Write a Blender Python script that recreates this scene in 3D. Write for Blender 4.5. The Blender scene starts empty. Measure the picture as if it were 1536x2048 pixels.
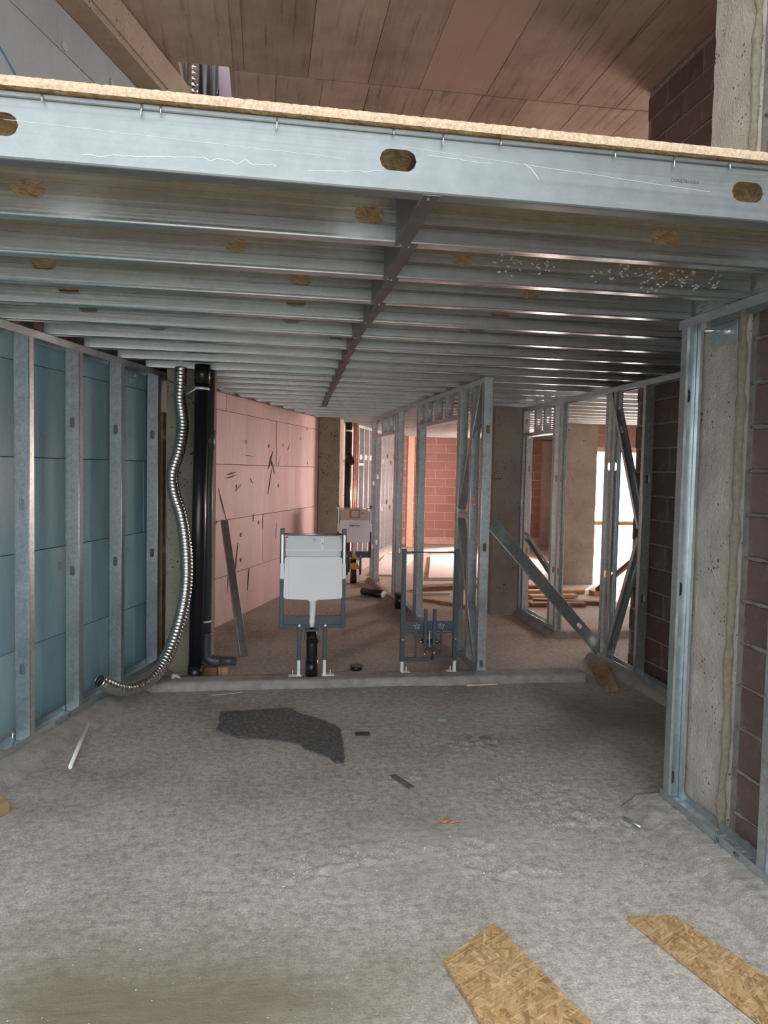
import bpy, bmesh, math, random
from mathutils import Vector, Matrix, noise
random.seed(11)
sc = bpy.context.scene
COL = sc.collection
V = Vector

# ------------------------------------------------------------------ camera
CAM_H = 1.64
yaw, pitch, roll = (math.radians(a) for a in (8.86, 3.11, 1.21))
fwd = V((math.sin(yaw)*math.cos(pitch), math.cos(yaw)*math.cos(pitch), -math.sin(pitch)))
rgt = V((math.cos(yaw), -math.sin(yaw), 0)); upv = rgt.cross(fwd)
r2 = rgt*math.cos(roll)+upv*math.sin(roll); u2 = -rgt*math.sin(roll)+upv*math.cos(roll)
cd = bpy.data.cameras.new('camera'); cam = bpy.data.objects.new('camera', cd); COL.objects.link(cam)
cd.sensor_fit = 'VERTICAL'; cd.sensor_height = 36.0; cd.lens = 1538/2048*36.0
cd.clip_start = 0.02; cd.clip_end = 200
M = Matrix((r2, u2, -fwd)).transposed().to_4x4(); M.translation = V((0, 0, CAM_H))
cam.matrix_world = M
sc.camera = cam

# ------------------------------------------------------------------ world, sun, daylight
w = bpy.data.worlds.new('world'); sc.world = w; w.use_nodes = True
nt = w.node_tree; bg = nt.nodes['Background']
bg.inputs['Color'].default_value = (0.93, 0.965, 1.0, 1); bg.inputs['Strength'].default_value = 2.6
def area(name, loc, direction, sx, sy, power, color):
    l = bpy.data.lights.new(name, 'AREA'); l.shape = 'RECTANGLE'; l.size = sx; l.size_y = sy
    l.energy = power; l.color = color
    o = bpy.data.objects.new(name, l); COL.objects.link(o)
    o.location = loc; o.rotation_euler = V(direction).to_track_quat('-Z', 'Z').to_euler()
    return o
# daylight in the doorway at the back right, warmed by the red site outside
area('daylight_doorway', (5.75, 11.05, 1.0), (-0.45, -1, -0.05), 1.2, 1.9, 40, (1.0, 0.80, 0.74))
# daylight in the large opening of the far room
area('daylight_far_room', (5.38, 13.3, 1.3), (-1, -0.12, 0.0), 0.5, 2.0, 255, (1.0, 0.70, 0.63))
# daylight on the upper level, right
area('daylight_upper_level', (6.9, 8.6, 3.7), (-1, -0.1, 0.12), 4.0, 1.6, 175, (1.0, 0.72, 0.62))
sun = bpy.data.lights.new('sun', 'SUN'); sun.energy = 7.0; sun.angle = math.radians(1.2); sun.color = (1.0, 0.90, 0.84)
so = bpy.data.objects.new('sun', sun); COL.objects.link(so)
so.rotation_euler = V((-0.50, -0.75, -0.62)).to_track_quat('-Z', 'Y').to_euler()
sc.view_settings.view_transform = 'Standard'; sc.view_settings.look = 'None'
sc.view_settings.gamma = 1.0; sc.view_settings.use_curve_mapping = False
sc.view_settings.exposure = 0.70

# ------------------------------------------------------------------ helpers
WL = {}
def tag(o, label=None, cat=None, group=None, kind=None):
    if label: o['label'] = label
    if cat: o['category'] = cat
    if group: o['group'] = group
    if kind: o['kind'] = kind
    return o
def empty(name, loc, label=None, cat=None, group=None, kind=None):
    o = bpy.data.objects.new(name, None); COL.objects.link(o)
    o.location = loc; o.empty_display_size = 0.1; WL[o.name] = V(loc)
    return tag(o, label, cat, group, kind)
def place(o, loc, parent):
    WL[o.name] = V(loc)
    if parent is not None:
        o.parent = parent; o.location = V(loc)-WL[parent.name]
    else:
        o.location = loc
def inst(name, me, loc, parent=None, rot=None):
    o = bpy.data.objects.new(name, me); COL.objects.link(o)
    place(o, loc, parent)
    if rot is not None: o.rotation_euler = rot
    return o

class MB:
    def __init__(s): s.v = []; s.f = []; s.sm = []
    def add(s, vs, fs, smooth=False):
        n = len(s.v); s.v += [V(a) for a in vs]; s.f += [tuple(i+n for i in f) for f in fs]; s.sm += [smooth]*len(fs); return s
    def box(s, x0, x1, y0, y1, z0, z1):
        return s.add([(x0,y0,z0),(x1,y0,z0),(x1,y1,z0),(x0,y1,z0),(x0,y0,z1),(x1,y0,z1),(x1,y1,z1),(x0,y1,z1)],
                     [(0,3,2,1),(4,5,6,7),(0,1,5,4),(1,2,6,5),(2,3,7,6),(3,0,4,7)])
    def obox(s, c, ax, ay, az):
        c = V(c); ax = V(ax); ay = V(ay); az = V(az); p = []
        for k in (-1, 1):
            for i, j in ((-1,-1),(1,-1),(1,1),(-1,1)): p.append(c+ax*i+ay*j+az*k)
        return s.add(p, [(0,3,2,1),(4,5,6,7),(0,1,5,4),(1,2,6,5),(2,3,7,6),(3,0,4,7)])
    def bar(s, a, b, wx, wy, xdir=(1,0,0)):
        a = V(a); b = V(b); e = (b-a).normalized(); x = V(xdir); x = (x-e*x.dot(e)).normalized(); y = e.cross(x)
        return s.obox((a+b)/2, x*wx/2, y*wy/2, (b-a)/2)
    def prism(s, pts, h0, h1, fn=None):
        n = len(pts); f = fn or (lambda p, h: (p[0], p[1], h))
        vs = [f(p, h0) for p in pts]+[f(p, h1) for p in pts]
        return s.add(vs, [tuple(reversed(range(n))), tuple(range(n, 2*n))]+[(i, (i+1) % n, n+(i+1) % n, n+i) for i in range(n)])
    def tube(s, path, r, n=14, caps=True, smooth=True):
        P = [V(p) for p in path]; m = len(P); rr = r if isinstance(r, (list, tuple)) else [r]*m
        t0 = (P[1]-P[0]).normalized(); a = V((0, 0, 1)) if abs(t0.z) < .9 else V((1, 0, 0)); x = t0.cross(a).normalized()
        vs = []; fs = []
        for i in range(m):
            t = (P[min(i+1, m-1)]-P[max(i-1, 0)]).normalized()
            x = (x-t*x.dot(t)).normalized(); y = t.cross(x)
            for k in range(n):
                an = 2*math.pi*k/n; vs.append(P[i]+(x*math.cos(an)+y*math.sin(an))*rr[i])
        for i in range(m-1):
            for k in range(n):
                k2 = (k+1) % n; fs.append((i*n+k, i*n+k2, (i+1)*n+k2, (i+1)*n+k))
        s.add(vs, fs, smooth)
        if caps:
            s.add(vs[:n], [tuple(reversed(range(n)))]); s.add(vs[-n:], [tuple(range(n))])
        return s
    def cprof(s, p0, p1, xdir, ydir, W, D, lip=0.0, holes=(), rad=0.004):
        p0 = V(p0); p1 = V(p1); e = (p1-p0); L = e.length; e.normalize()
        x = V(xdir); x = (x-e*x.dot(e)).normalized(); y = V(ydir); y = (y-e*y.dot(e)-x*x.dot(y)).normalized()
        P = lambda a, u, q: p0+e*a+x*u+y*q
        hw = W/2-rad
        def rect(a0, a1):
            if a1-a0 > 1e-5: s.add([P(a0,-hw,0),P(a1,-hw,0),P(a1,hw,0),P(a0,hw,0)], [(0,1,2,3)])
        cur = 0.0
        q = [(-1+i/3) for i in range(6)]
        ring = [(1, t) for t in (-1,-.67,-.33,0,.33,.67)]+[(-t, 1) for t in (-1,-.67,-.33,0,.33,.67)]+[(-1, -t) for t in (-1,-.67,-.33,0,.33,.67)]+[(t, -1) for t in (-1,-.67,-.33,0,.33,.67)]
        for h in sorted(holes):
            c, hl, hwid = h
            a0 = c-hl/2-.012; a1 = c+hl/2+.012
            if a0 < cur+.001 or a1 > L-.001: continue
            rect(cur, a0); cur = a1
            half = (a1-a0)/2; sa = max((hl-hwid)/2, 0); r = hwid/2
            out = []; inn = []
            for (i, j) in ring:
                da, du = i*half, j*hw
                lo, hi = 0.0, 1.0
                for _ in range(22):
                    m = (lo+hi)/2; aa = abs(m*da); uu = abs(m*du)
                    ins = (math.hypot(max(aa-sa, 0), uu) < r)
                    if ins: lo = m
                    else: hi = m
                out.append(P(c+da, du, 0)); inn.append(P(c+da*lo, du*lo, 0))
            n = len(ring)
            s.add(out+inn, [(k, (k+1) % n, n+(k+1) % n, n+k) for k in range(n)])
        rect(cur, L)
        for sg in (1, -1):
            pr = [(hw+rad*math.sin(t*math.pi/6), rad-rad*math.cos(t*math.pi/6)) for t in range(4)]
            for i in range(3):
                (u0, q0), (u1, q1) = pr[i], pr[i+1]
                s.add([P(0,u0*sg,q0),P(L,u0*sg,q0),P(L,u1*sg,q1),P(0,u1*sg,q1)], [(0,1,2,3)], True)
            s.add([P(0,W/2*sg,rad),P(L,W/2*sg,rad),P(L,W/2*sg,D),P(0,W/2*sg,D)], [(0,1,2,3)])
            if lip: s.add([P(0,W/2*sg,D),P(L,W/2*sg,D),P(L,(W/2-lip)*sg,D),P(0,(W/2-lip)*sg,D)], [(0,1,2,3)])
        return s
    def mesh(s, name, mat, org):
        me = bpy.data.meshes.new(name)
        me.from_pydata([tuple(a-org) for a in s.v], [], s.f)
        me.polygons.foreach_set('use_smooth', s.sm)
        if mat: me.materials.append(mat)
        me.update(); return me
    def build(s, name, mat, parent=None, solid=0.0, weld=True, bevel=0.0, org=None, bseg=1):
        if org is None:
            lo = V([min(a[i] for a in s.v) for i in range(3)]); hi = V([max(a[i] for a in s.v) for i in range(3)])
            org = V(((lo.x+hi.x)/2, (lo.y+hi.y)/2, lo.z))
        me = s.mesh(name, mat, V(org))
        if weld or bevel or not solid:
            bm = bmesh.new(); bm.from_mesh(me)
            if weld: bmesh.ops.remove_doubles(bm, verts=bm.verts, dist=1e-5)
            if not solid: bmesh.ops.recalc_face_normals(bm, faces=bm.faces)
            if bevel:
                ed = [e for e in bm.edges if len(e.link_faces) == 2 and e.calc_face_angle(0) > .6]
                bmesh.ops.bevel(bm, geom=ed, offset=bevel, segments=bseg, affect='EDGES', clamp_overlap=True)
            bm.to_mesh(me); bm.free()
        o = inst(name, me, org, parent)
        if solid:
            m = o.modifiers.new('sheet', 'SOLIDIFY'); m.thickness = solid; m.offset = 0
        return o

# ------------------------------------------------------------------ materials
def material(name):
    m = bpy.data.materials.new(name); m.use_nodes = True
    t = m.node_tree; b = t.nodes['Principled BSDF']
    return m, t, b
def N(t, typ, **kw):
    n = t.nodes.new(typ)
    for k, v in kw.items():
        if hasattr(n, k): setattr(n, k, v)
        else: n.inputs[k.replace('_', ' ')].default_value = v
    return n
def coords(t, scale=(1,1,1), rot=(0,0,0), kind='Object', world=False, tex=False):
    if world:
        g = t.nodes.new('ShaderNodeNewGeometry'); src = g.outputs['Position']
    else:
        g = t.nodes.new('ShaderNodeTexCoord'); src = g.outputs[kind]
    mp = t.nodes.new('ShaderNodeMapping'); mp.vector_type = 'TEXTURE' if tex else 'POINT'; mp.inputs['Scale'].default_value = scale; mp.inputs['Rotation'].default_value = rot
    t.links.new(src, mp.inputs['Vector']); return mp.outputs['Vector']
def noisen(t, vec, scale, detail=5, rough=.6):
    n = t.nodes.new('ShaderNodeTexNoise'); n.inputs['Scale'].default_value = scale; n.inputs['Detail'].default_value = detail
    n.inputs['Roughness'].default_value = rough; t.links.new(vec, n.inputs['Vector']); return n.outputs['Fac']
def ramp(t, fac, stops):
    r = t.nodes.new('ShaderNodeValToRGB'); el = r.color_ramp.elements
    while len(el) < len(stops): el.new(.5)
    for e, (p, c) in zip(el, stops):
        e.position = p; e.color = (c if len(c) == 4 else (*c, 1)) if not isinstance(c, (int, float)) else (c, c, c, 1)
    t.links.new(fac, r.inputs['Fac']); return r.outputs['Color']
def mix(t, a, b, fac, mode='MIX'):
    n = t.nodes.new('ShaderNodeMix'); n.data_type = 'RGBA'; n.blend_type = mode
    def setin(i, v):
        if hasattr(v, 'is_linked') or hasattr(v, 'links'): t.links.new(v, n.inputs[i])
        elif i == 0: n.inputs[i].default_value = v
        elif isinstance(v, tuple): n.inputs[i].default_value = (*v, 1) if len(v) == 3 else v
        else: n.inputs[i].default_value = (v, v, v, 1)
    setin(0, fac); setin(6, a); setin(7, b); return n.outputs[2]
def bump(t, b, h, strength, dist=.01):
    n = t.nodes.new('ShaderNodeBump'); n.inputs['Strength'].default_value = strength; n.inputs['Distance'].default_value = dist
    t.links.new(h, n.inputs['Height']); t.links.new(n.outputs['Normal'], b.inputs['Normal'])
def objrand(t): return t.nodes.new('ShaderNodeObjectInfo').outputs['Random']

def plain(name, col, rough=.5, metal=0.0, var=.12, scale=25):
    m, t, b = material(name); v = coords(t); f = noisen(t, v, scale)
    c0 = tuple(c*(1-var) for c in col); c1 = tuple(min(c*(1+var), 1) for c in col)
    t.links.new(ramp(t, f, [(.3, c0), (.7, c1)]), b.inputs['Base Color'])
    b.inputs['Roughness'].default_value = rough; b.inputs['Metallic'].default_value = metal
    return m
def concrete(name, c0, c1, c2, scale=4, pits=.0, rough=.85, bs=.35, world=False):
    m, t, b = material(name); v = coords(t, world=world)
    f = noisen(t, v, scale, 8, .62); g = noisen(t, v, scale*14, 4, .6)
    col = ramp(t, f, [(.28, c0), (.5, c1), (.74, c2)])
    col = mix(t, col, (0.55, 0.53, 0.50), g, 'OVERLAY')
    if pits:
        vo = t.nodes.new('ShaderNodeTexVoronoi'); vo.inputs['Scale'].default_value = 38; t.links.new(v, vo.inputs['Vector'])
        nz = noisen(t, v, 6, 2); 
        mu = t.nodes.new('ShaderNodeMath'); mu.operation = 'MULTIPLY'; t.links.new(vo.outputs['Distance'], mu.inputs[0]); mu.inputs[1].default_value = 1
        ad = t.nodes.new('ShaderNodeMath'); ad.operation = 'SUBTRACT'; t.links.new(nz, ad.inputs[0]); t.links.new(mu.outputs[0], ad.inputs[1])
        pm = ramp(t, ad.outputs[0], [(.42-pits*.2, 0.0), (.47-pits*.2, 1.0)])
        col = mix(t, col, tuple(c*.32 for c in c0), pm)
    t.links.new(col, b.inputs['Base Color']); b.inputs['Roughness'].default_value = rough
    h = mix(t, f, g, .5); bump(t, b, h, bs, .02)
    return m
def galvanised(name, col, rough=.36, metal=.9, streak=(1,1,1), spangle=.25, bs=.06):
    m, t, b = material(name); v = coords(t)
    vo = t.nodes.new('ShaderNodeTexVoronoi'); vo.inputs['Scale'].default_value = 70; t.links.new(v, vo.inputs['Vector'])
    sp = t.nodes.new('ShaderNodeSeparateColor'); t.links.new(vo.outputs['Color'], sp.inputs['Color'])
    f = noisen(t, coords(t, streak), 9, 6, .6); g = noisen(t, v, 18, 5, .7)
    c = mix(t, tuple(a*.72 for a in col), tuple(min(a*1.18, 1) for a in col), g)
    c = mix(t, c, ramp(t, sp.outputs['Red'], [(0, .75), (1, 1.0)]), spangle, 'MULTIPLY')
    c = mix(t, c, ramp(t, f, [(.35, .8), (.6, 1.0)]), .45, 'MULTIPLY')
    t.links.new(c, b.inputs['Base Color']); b.inputs['Metallic'].default_value = metal
    t.links.new(ramp(t, f, [(.3, rough-.06), (.7, rough+.16)]), b.inputs['Roughness'])
    bump(t, b, f, bs, .004)
    return m

galv = galvanised('galvanised_steel', (.60, .68, .71), .34, .88)
galv_stud = galvanised('galvanised_stud', (.62, .69, .71), .36, .84, (1, 1, .3), .8)
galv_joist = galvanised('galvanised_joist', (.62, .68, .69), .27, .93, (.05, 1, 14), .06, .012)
galv_front = galvanised('galvanised_front', (.225, .255, .26), .42, .60, (.05, 1, 14), .06, .012)  # same steel as the joists, colour darkened to offset strong light on it
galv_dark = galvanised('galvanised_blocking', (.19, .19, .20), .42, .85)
chrome = plain('zinc_bolt', (.72, .76, .78), .22, .95)
duct_m = plain('aluminium_duct', (.66, .67, .68), .20, .97, .08)
anthra = plain('anthracite_paint', (.060, .085, .105), .40, .1, .10)
blackp = plain('black_pvc', (.012, .013, .016), .28, 0, .1)
greyp = plain('grey_pvc', (.060, .070, .082), .42, 0, .15)
whitep = plain('white_plastic', (.88, .91, .93), .38, 0, .02, 6)
greyplast = plain('pale_grey_plastic', (.70, .75, .77), .40, 0, .02, 6)
pearl = plain('cream_plastic', (.60, .55, .53), .45, 0, .03, 6)
whitezinc = plain('bright_zinc', (.85, .87, .88), .35, .3, .03)
brass = plain('brass', (.62, .36, .14), .25, .95, .1)
rustred = plain('red_rubber', (.05, .012, .012), .5)
amber = plain('amber_cap', (.62, .32, .03), .45, 0, .1)
orange = plain('orange_card', (.60, .28, .06), .55, 0, .05)
paper = plain('white_paper', (.62, .66, .72), .7, 0, .05)
ink = plain('black_ink', (.02, .02, .025), .7)
pencil = plain('pencil_grey', (.045, .06, .065), .8)
whiteink = plain('white_print', (.75, .85, .88), .7)
dustm = plain('pale_dust', (.60, .62, .61), .9, 0, .1)
scuff = plain('bright_scuff', (.80, .86, .86), .5, .2, .05)
feltm = concrete('felt', (.09, .091, .094), (.17, .17, .172), (.36, .36, .36), 60, 0, .95, 1.0)
stripd = plain('dark_strip', (.055, .055, .055), .8)
timber = plain('timber', (.42, .28, .14), .75, 0, .25, 12)
timber_dark = plain('dark_timber', (.20, .115, .06), .8, 0, .3, 14)
sheetm = plain('plasterboard_sheet', (.62, .58, .60), .8, 0, .06, 8)
foam = plain('yellow_foam', (.50, .46, .30), .9, 0, .2, 30)
gougem = plain('board_gouge', (.055, .075, .085), .8, 0, .3, 30)
cable = plain('black_cable', (.01, .01, .01), .5)

conc_floor, t, b = material('rough_screed')
v = coords(t, world=True)
f = noisen(t, v, 1.1, 9, .62); g = noisen(t, v, 26, 6, .65); h2 = noisen(t, v, 120, 3, .7)
streaks = noisen(t, coords(t, (5, 30, 5), world=True), 1, 5, .65)
c = ramp(t, f, [(.30, (.38, .34, .285)), (.45, (.51, .475, .42)), (.62, (.59, .56, .505)), (.80, (.635, .605, .55))])
c = mix(t, c, ramp(t, g, [(.30, .40), (.60, 1.05)]), .70, 'MULTIPLY')
c = mix(t, c, ramp(t, h2, [(.36, .50), (.64, 1.08)]), .75, 'MULTIPLY')
# brown stain in the near left corner and a damp stain by the right frame
def blob(cx, cy, rx, ry):
    mp = t.nodes.new('ShaderNodeMapping'); gg = t.nodes.new('ShaderNodeNewGeometry')
    mp.inputs['Location'].default_value = (-cx/rx, -cy/ry, 0); mp.inputs['Scale'].default_value = (1/rx, 1/ry, 0)
    t.links.new(gg.outputs['Position'], mp.inputs['Vector'])
    nn = t.nodes.new('ShaderNodeTexNoise'); nn.inputs['Scale'].default_value = 2.2; nn.inputs['Detail'].default_value = 5
    t.links.new(mp.outputs['Vector'], nn.inputs['Vector'])
    ln = t.nodes.new('ShaderNodeVectorMath'); ln.operation = 'LENGTH'; t.links.new(mp.outputs['Vector'], ln.inputs[0])
    a = t.nodes.new('ShaderNodeMath'); a.operation = 'ADD'; t.links.new(ln.outputs['Value'], a.inputs[0]); t.links.new(nn.outputs['Fac'], a.inputs[1])
    return ramp(t, a.outputs[0], [(.55, 1.0), (1.0, 0.0)])
c = mix(t, c, (.17, .14, .095), mix(t, 0.0, blob(-.45, 2.2, 2.7, 1.5), .95))
c = mix(t, c, (.16, .13, .09), mix(t, 0.0, blob(2.25, 4.7, 1.3, 2.0), .8))
c = mix(t, c, (.50, .485, .455), mix(t, 0.0, blob(.75, 3.15, 1.4, .7), .5))
t.links.new(c, b.inputs['Base Color']); b.inputs['Roughness'].default_value = .88
bump(t, b, mix(t, mix(t, g, h2, .4), streaks, .45), .8, .012)

conc_curb = concrete('curb_concrete', (.25, .245, .225), (.36, .35, .33), (.46, .45, .43), 9, 0, .92, 1.0)
conc_col = concrete('column_concrete', (.33, .315, .285), (.40, .385, .35), (.47, .455, .42), 5, .2, .88, .8)
conc_pit = concrete('pitted_column_concrete', (.22, .21, .16), (.30, .29, .235), (.36, .35, .29), 4, .55, .9, .5)
conc_grey = concrete('grey_column_concrete', (.22, .205, .18), (.29, .27, .24), (.35, .33, .30), 2.5, .2, .88, .4)
conc_beam = concrete('beam_concrete', (.25, .21, .17), (.36, .30, .24), (.43, .37, .31), 2.5, .1, .85, .3)
render_m = concrete('outer_wall_render', (.30, .27, .25), (.38, .34, .32), (.42, .39, .37), 2)
ground_m = concrete('site_ground', (.42, .30, .24), (.50, .37, .30), (.55, .42, .35), .6)
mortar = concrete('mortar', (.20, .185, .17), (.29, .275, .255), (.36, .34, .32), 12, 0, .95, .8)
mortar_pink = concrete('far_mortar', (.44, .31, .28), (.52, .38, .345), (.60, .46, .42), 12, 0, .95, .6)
grout = concrete('mortar_ridge', (.30, .27, .21), (.40, .36, .28), (.50, .46, .37), 40, 0, .7, 1.0)

def brickmat(name, a, bcol, gray):
    m, t, b = material(name); r = objrand(t); v = coords(t)
    c = mix(t, a, bcol, r); f = noisen(t, v, 12, 6, .65); g = noisen(t, v, 90, 3, .7)
    c = mix(t, c, gray, ramp(t, f, [(.52, 0.0), (.78, .75)]))
    c = mix(t, c, ramp(t, g, [(.3, .6), (.7, 1.0)]), .5, 'MULTIPLY')
    t.links.new(c, b.inputs['Base Color']); b.inputs['Roughness'].default_value = .92
    bump(t, b, mix(t, f, g, .6), .5, .008); return m
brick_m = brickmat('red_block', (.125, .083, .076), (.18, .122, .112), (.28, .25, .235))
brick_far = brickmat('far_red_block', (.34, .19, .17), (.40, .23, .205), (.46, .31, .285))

def xps(name, c0, c1, c2, rough=.42, dirt=None):
    m, t, b = material(name); v = coords(t)
    f = noisen(t, coords(t, (1.2, 1.2, .35)), 3, 5, .6); g = noisen(t, v, 40, 4, .7)
    r = objrand(t)
    c = ramp(t, f, [(.25, c0), (.5, c1), (.75, c2)])
    c = mix(t, c, ramp(t, r, [(0, .86), (1, 1.0)]), 1.0, 'MULTIPLY')
    c = mix(t, c, ramp(t, g, [(.3, .85), (.65, 1.0)]), .6, 'MULTIPLY')
    if dirt:
        d = noisen(t, coords(t, (9, 9, 1.6)), 2.4, 7, .72)
        c = mix(t, c, dirt, ramp(t, d, [(.52, 0.0), (.72, .8)]))
    t.links.new(c, b.inputs['Base Color']); b.inputs['Roughness'].default_value = rough
    bump(t, b, g, .08, .004); return m
xps_blue = xps('blue_insulation', (.27, .48, .57), (.35, .57, .66), (.48, .66, .72), .28)
xps_grey = xps('grey_blue_insulation', (.32, .38, .42), (.37, .43, .47), (.42, .47, .50), .5)
xps_pink = xps('pink_insulation', (.47, .33, .315), (.54, .385, .37), (.59, .44, .42), .6, (.33, .28, .275))
xps_lav = xps('pale_lavender_insulation', (.52, .46, .50), (.60, .54, .58), (.66, .60, .64), .6)

def osb_mat(name, dark=1.0):
    m, t, b = material(name)
    def layer(ang, L, W, seed):
        v = coords(t, (W, L, W), (0, 0, ang), tex=True)
        sh = t.nodes.new('ShaderNodeVectorMath'); sh.operation = 'ADD'; t.links.new(v, sh.inputs[0]); sh.inputs[1].default_value = (seed, seed*1.7, seed)
        vo = t.nodes.new('ShaderNodeTexVoronoi'); vo.inputs['Scale'].default_value = 1; vo.inputs['Randomness'].default_value = 1
        t.links.new(sh.outputs[0], vo.inputs['Vector'])
        sp = t.nodes.new('ShaderNodeSeparateColor'); t.links.new(vo.outputs['Color'], sp.inputs['Color'])
        gr = noisen(t, coords(t, (.0024, .045, .0024), (0, 0, ang), tex=True), 1, 3, .6)
        return sp, gr
    st = [(0, tuple(x*dark for x in (.25, .14, .055))), (.25, tuple(x*dark for x in (.40, .24, .10))), (.6, tuple(x*dark for x in (.50, .32, .145))), (1, tuple(x*dark for x in (.64, .46, .26)))]
    c = None
    for k, (ang, L, W, seed) in enumerate(((.25, .085, .020, 0.), (-.9, .045, .009, 3.1), (1.35, .095, .013, 7.7), (.62, .040, .008, 11.3), (-.35, .075, .010, 17.9), (2.1, .06, .006, 23.5))):
        sp, gr = layer(ang, L, W, seed)
        cc = ramp(t, sp.outputs['Red'], st); cc = mix(t, cc, ramp(t, gr, [(.3, .62), (.65, 1.05)]), .6, 'MULTIPLY')
        c = cc if c is None else mix(t, c, cc, ramp(t, sp.outputs['Green'], [(.60, 0.0), (.68, .85)]))
    g = noisen(t, coords(t), 14, 5, .6)
    c = mix(t, c, ramp(t, g, [(.3, .72), (.6, 1.0)]), .7, 'MULTIPLY')
    t.links.new(c, b.inputs['Base Color']); b.inputs['Roughness'].default_value = .65
    bump(t, b, c, .35, .003); return m
osb = osb_mat('osb'); osb_edge = plain('osb_edge', (.44, .34, .235), .85, 0, .3, 120)

def slab_mat(name, c0, c1, c2, streak=.8):
    m, t, b = material(name); r = objrand(t)
    f = noisen(t, coords(t, (9, .9, 1), world=True), 1.6, 8, .70); g = noisen(t, coords(t, world=True), 2.0, 6, .6)
    k = noisen(t, coords(t, (20, .8, 1), world=True), 1.0, 7, .78)
    c = ramp(t, mix(t, f, g, .66), [(.36, c0), (.5, c1), (.62, c2)])
    c = mix(t, c, ramp(t, k, [(.32, .25), (.45, 1.0)]), streak, 'MULTIPLY')
    c = mix(t, c, ramp(t, r, [(0, .74), (1, 1.06)]), 1.0, 'MULTIPLY')
    t.links.new(c, b.inputs['Base Color']); b.inputs['Roughness'].default_value = .72
    bump(t, b, mix(t, f, k, .6), .5, .01); return m
slab_m = slab_mat('board_marked_slab', (.36, .29, .245), (.47, .385, .335), (.55, .465, .41))
slab_light = slab_mat('smooth_slab_panel', (.53, .415, .345), (.56, .44, .37), (.59, .47, .395), .25)

def text(name, s, size, org, xd, yd, mat, parent=None, bold=0.0):
    cu = bpy.data.curves.new(name, 'FONT'); cu.body = s; cu.size = size; cu.offset = bold; cu.resolution_u = 2
    ob = bpy.data.objects.new(name, cu)
    me = bpy.data.meshes.new_from_object(ob); bpy.data.objects.remove(ob)
    me.materials.clear(); me.materials.append(mat)
    o = inst(name, me, org, parent)
    x = V(xd).normalized(); y = V(yd); y = (y-x*x.dot(y)).normalized(); z = x.cross(y)
    o.rotation_euler = Matrix((x, y, z)).transposed().to_euler(); return o

# ================================================================== SETTING
ZJ = 2.383            # underside of the joists
ZT = 2.545            # top of the joists
SL = 4.75             # underside of the upper slab
def xF(y): return -1.287+.272*(y-4.55)      # room face of the left stud frame
FD = V((.272, 1, 0)).normalized(); FN = V((1, -.272, 0)).normalized()   # along / into the room
BA = math.radians(17.0)
BD = V((math.sin(BA), math.cos(BA), 0)); BN = V((math.cos(BA), -math.sin(BA), 0))
B0 = V((-1.36, 4.99, 0))                    # blue boards
PA = math.radians(19.6)
PD = V((math.sin(PA), math.cos(PA), 0)); PN = V((math.cos(PA), -math.sin(PA), 0))
P0 = V((-.498, 7.87, 0))                    # pink boards
def onB(s, z, d=0.0): return B0+BD*s+BN*d+V((0, 0, z))
def onP(s, z, d=0.0): return P0+PD*s+PN*d+V((0, 0, z))

# ---- floor: rough screed, displaced in the near part
PATCH = ((.50, 3.19, .24, .09), (.95, 3.17, .22, .10), (1.05, 2.98, .20, .06), (1.35, 3.75, .26, .22), (1.55, 3.4, .20, .18), (.2, 3.06, .18, .08), (1.3, 4.4, .3, .2), (.75, 3.95, .2, .05))
def build_floor():
    x0, x1, y0, y1, st = -2.0, 2.3, 1.5, 5.9, .0165
    nx = int((x1-x0)/st); ny = int((y1-y0)/st); vs = []; fs = []
    for j in range(ny+1):
        y = y0+(y1-y0)*j/ny
        for i in range(nx+1):
            x = x0+(x1-x0)*i/nx
            ed = min(i, nx-i, j, ny-j)/8.0; ed = min(ed, 1.0)
            a = noise.noise(V((x*3.1, y*3.1, .3)))*.0035
            c = noise.noise(V((x*14, y*19, 2.1)))*.0032
            d = noise.noise(V((x*38, y*46, 5.1)))*.0022
            rg = max(0.0, noise.noise(V((x*1.5+.5, y*1.5, 9.0)))+.15)
            pw = 0.0
            for (cx, cy, sx, sy) in PATCH: pw += math.exp(-((x-cx)/sx)**2-((y-cy)/sy)**2)
            lump = max(0.0, noise.noise(V((x*30, y*30, 1.7)))+.45*noise.noise(V((x*75, y*75, 3.3)))+.05)
            vs.append((x, y, (a+c+d*(.5+1.6*rg)+min(pw, 1.2)*lump*.026)*ed))
    for j in range(ny):
        for i in range(nx):
            k = j*(nx+1)+i; fs.append((k, k+1, k+nx+2, k+nx+1))
    mb = MB(); mb.v = [V(a) for a in vs]; mb.f = fs; mb.sm = [True]*len(fs)
    for (a, b, c, d) in ((-4.4, x0, -3.2, 18.2), (x1, 7.6, -3.2, 18.2), (x0, x1, -3.2, y0), (x0, x1, y1, 18.2)):
        mb.add([(a, c, 0), (b, c, 0), (b, d, 0), (a, d, 0)], [(0, 1, 2, 3)])
    for (a, b, c, d) in ((-4.4, 7.6, -3.2, 18.2),):
        mb.add([(a, c, -.25), (b, c, -.25), (b, d, -.25), (a, d, -.25)], [(3, 2, 1, 0)])
    o = mb.build('floor', conc_floor, None, weld=False, org=(0, 0, 0))
    tag(o, 'rough dusty grey concrete floor of the unfinished interior', 'floor', kind='structure')
build_floor()

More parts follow.
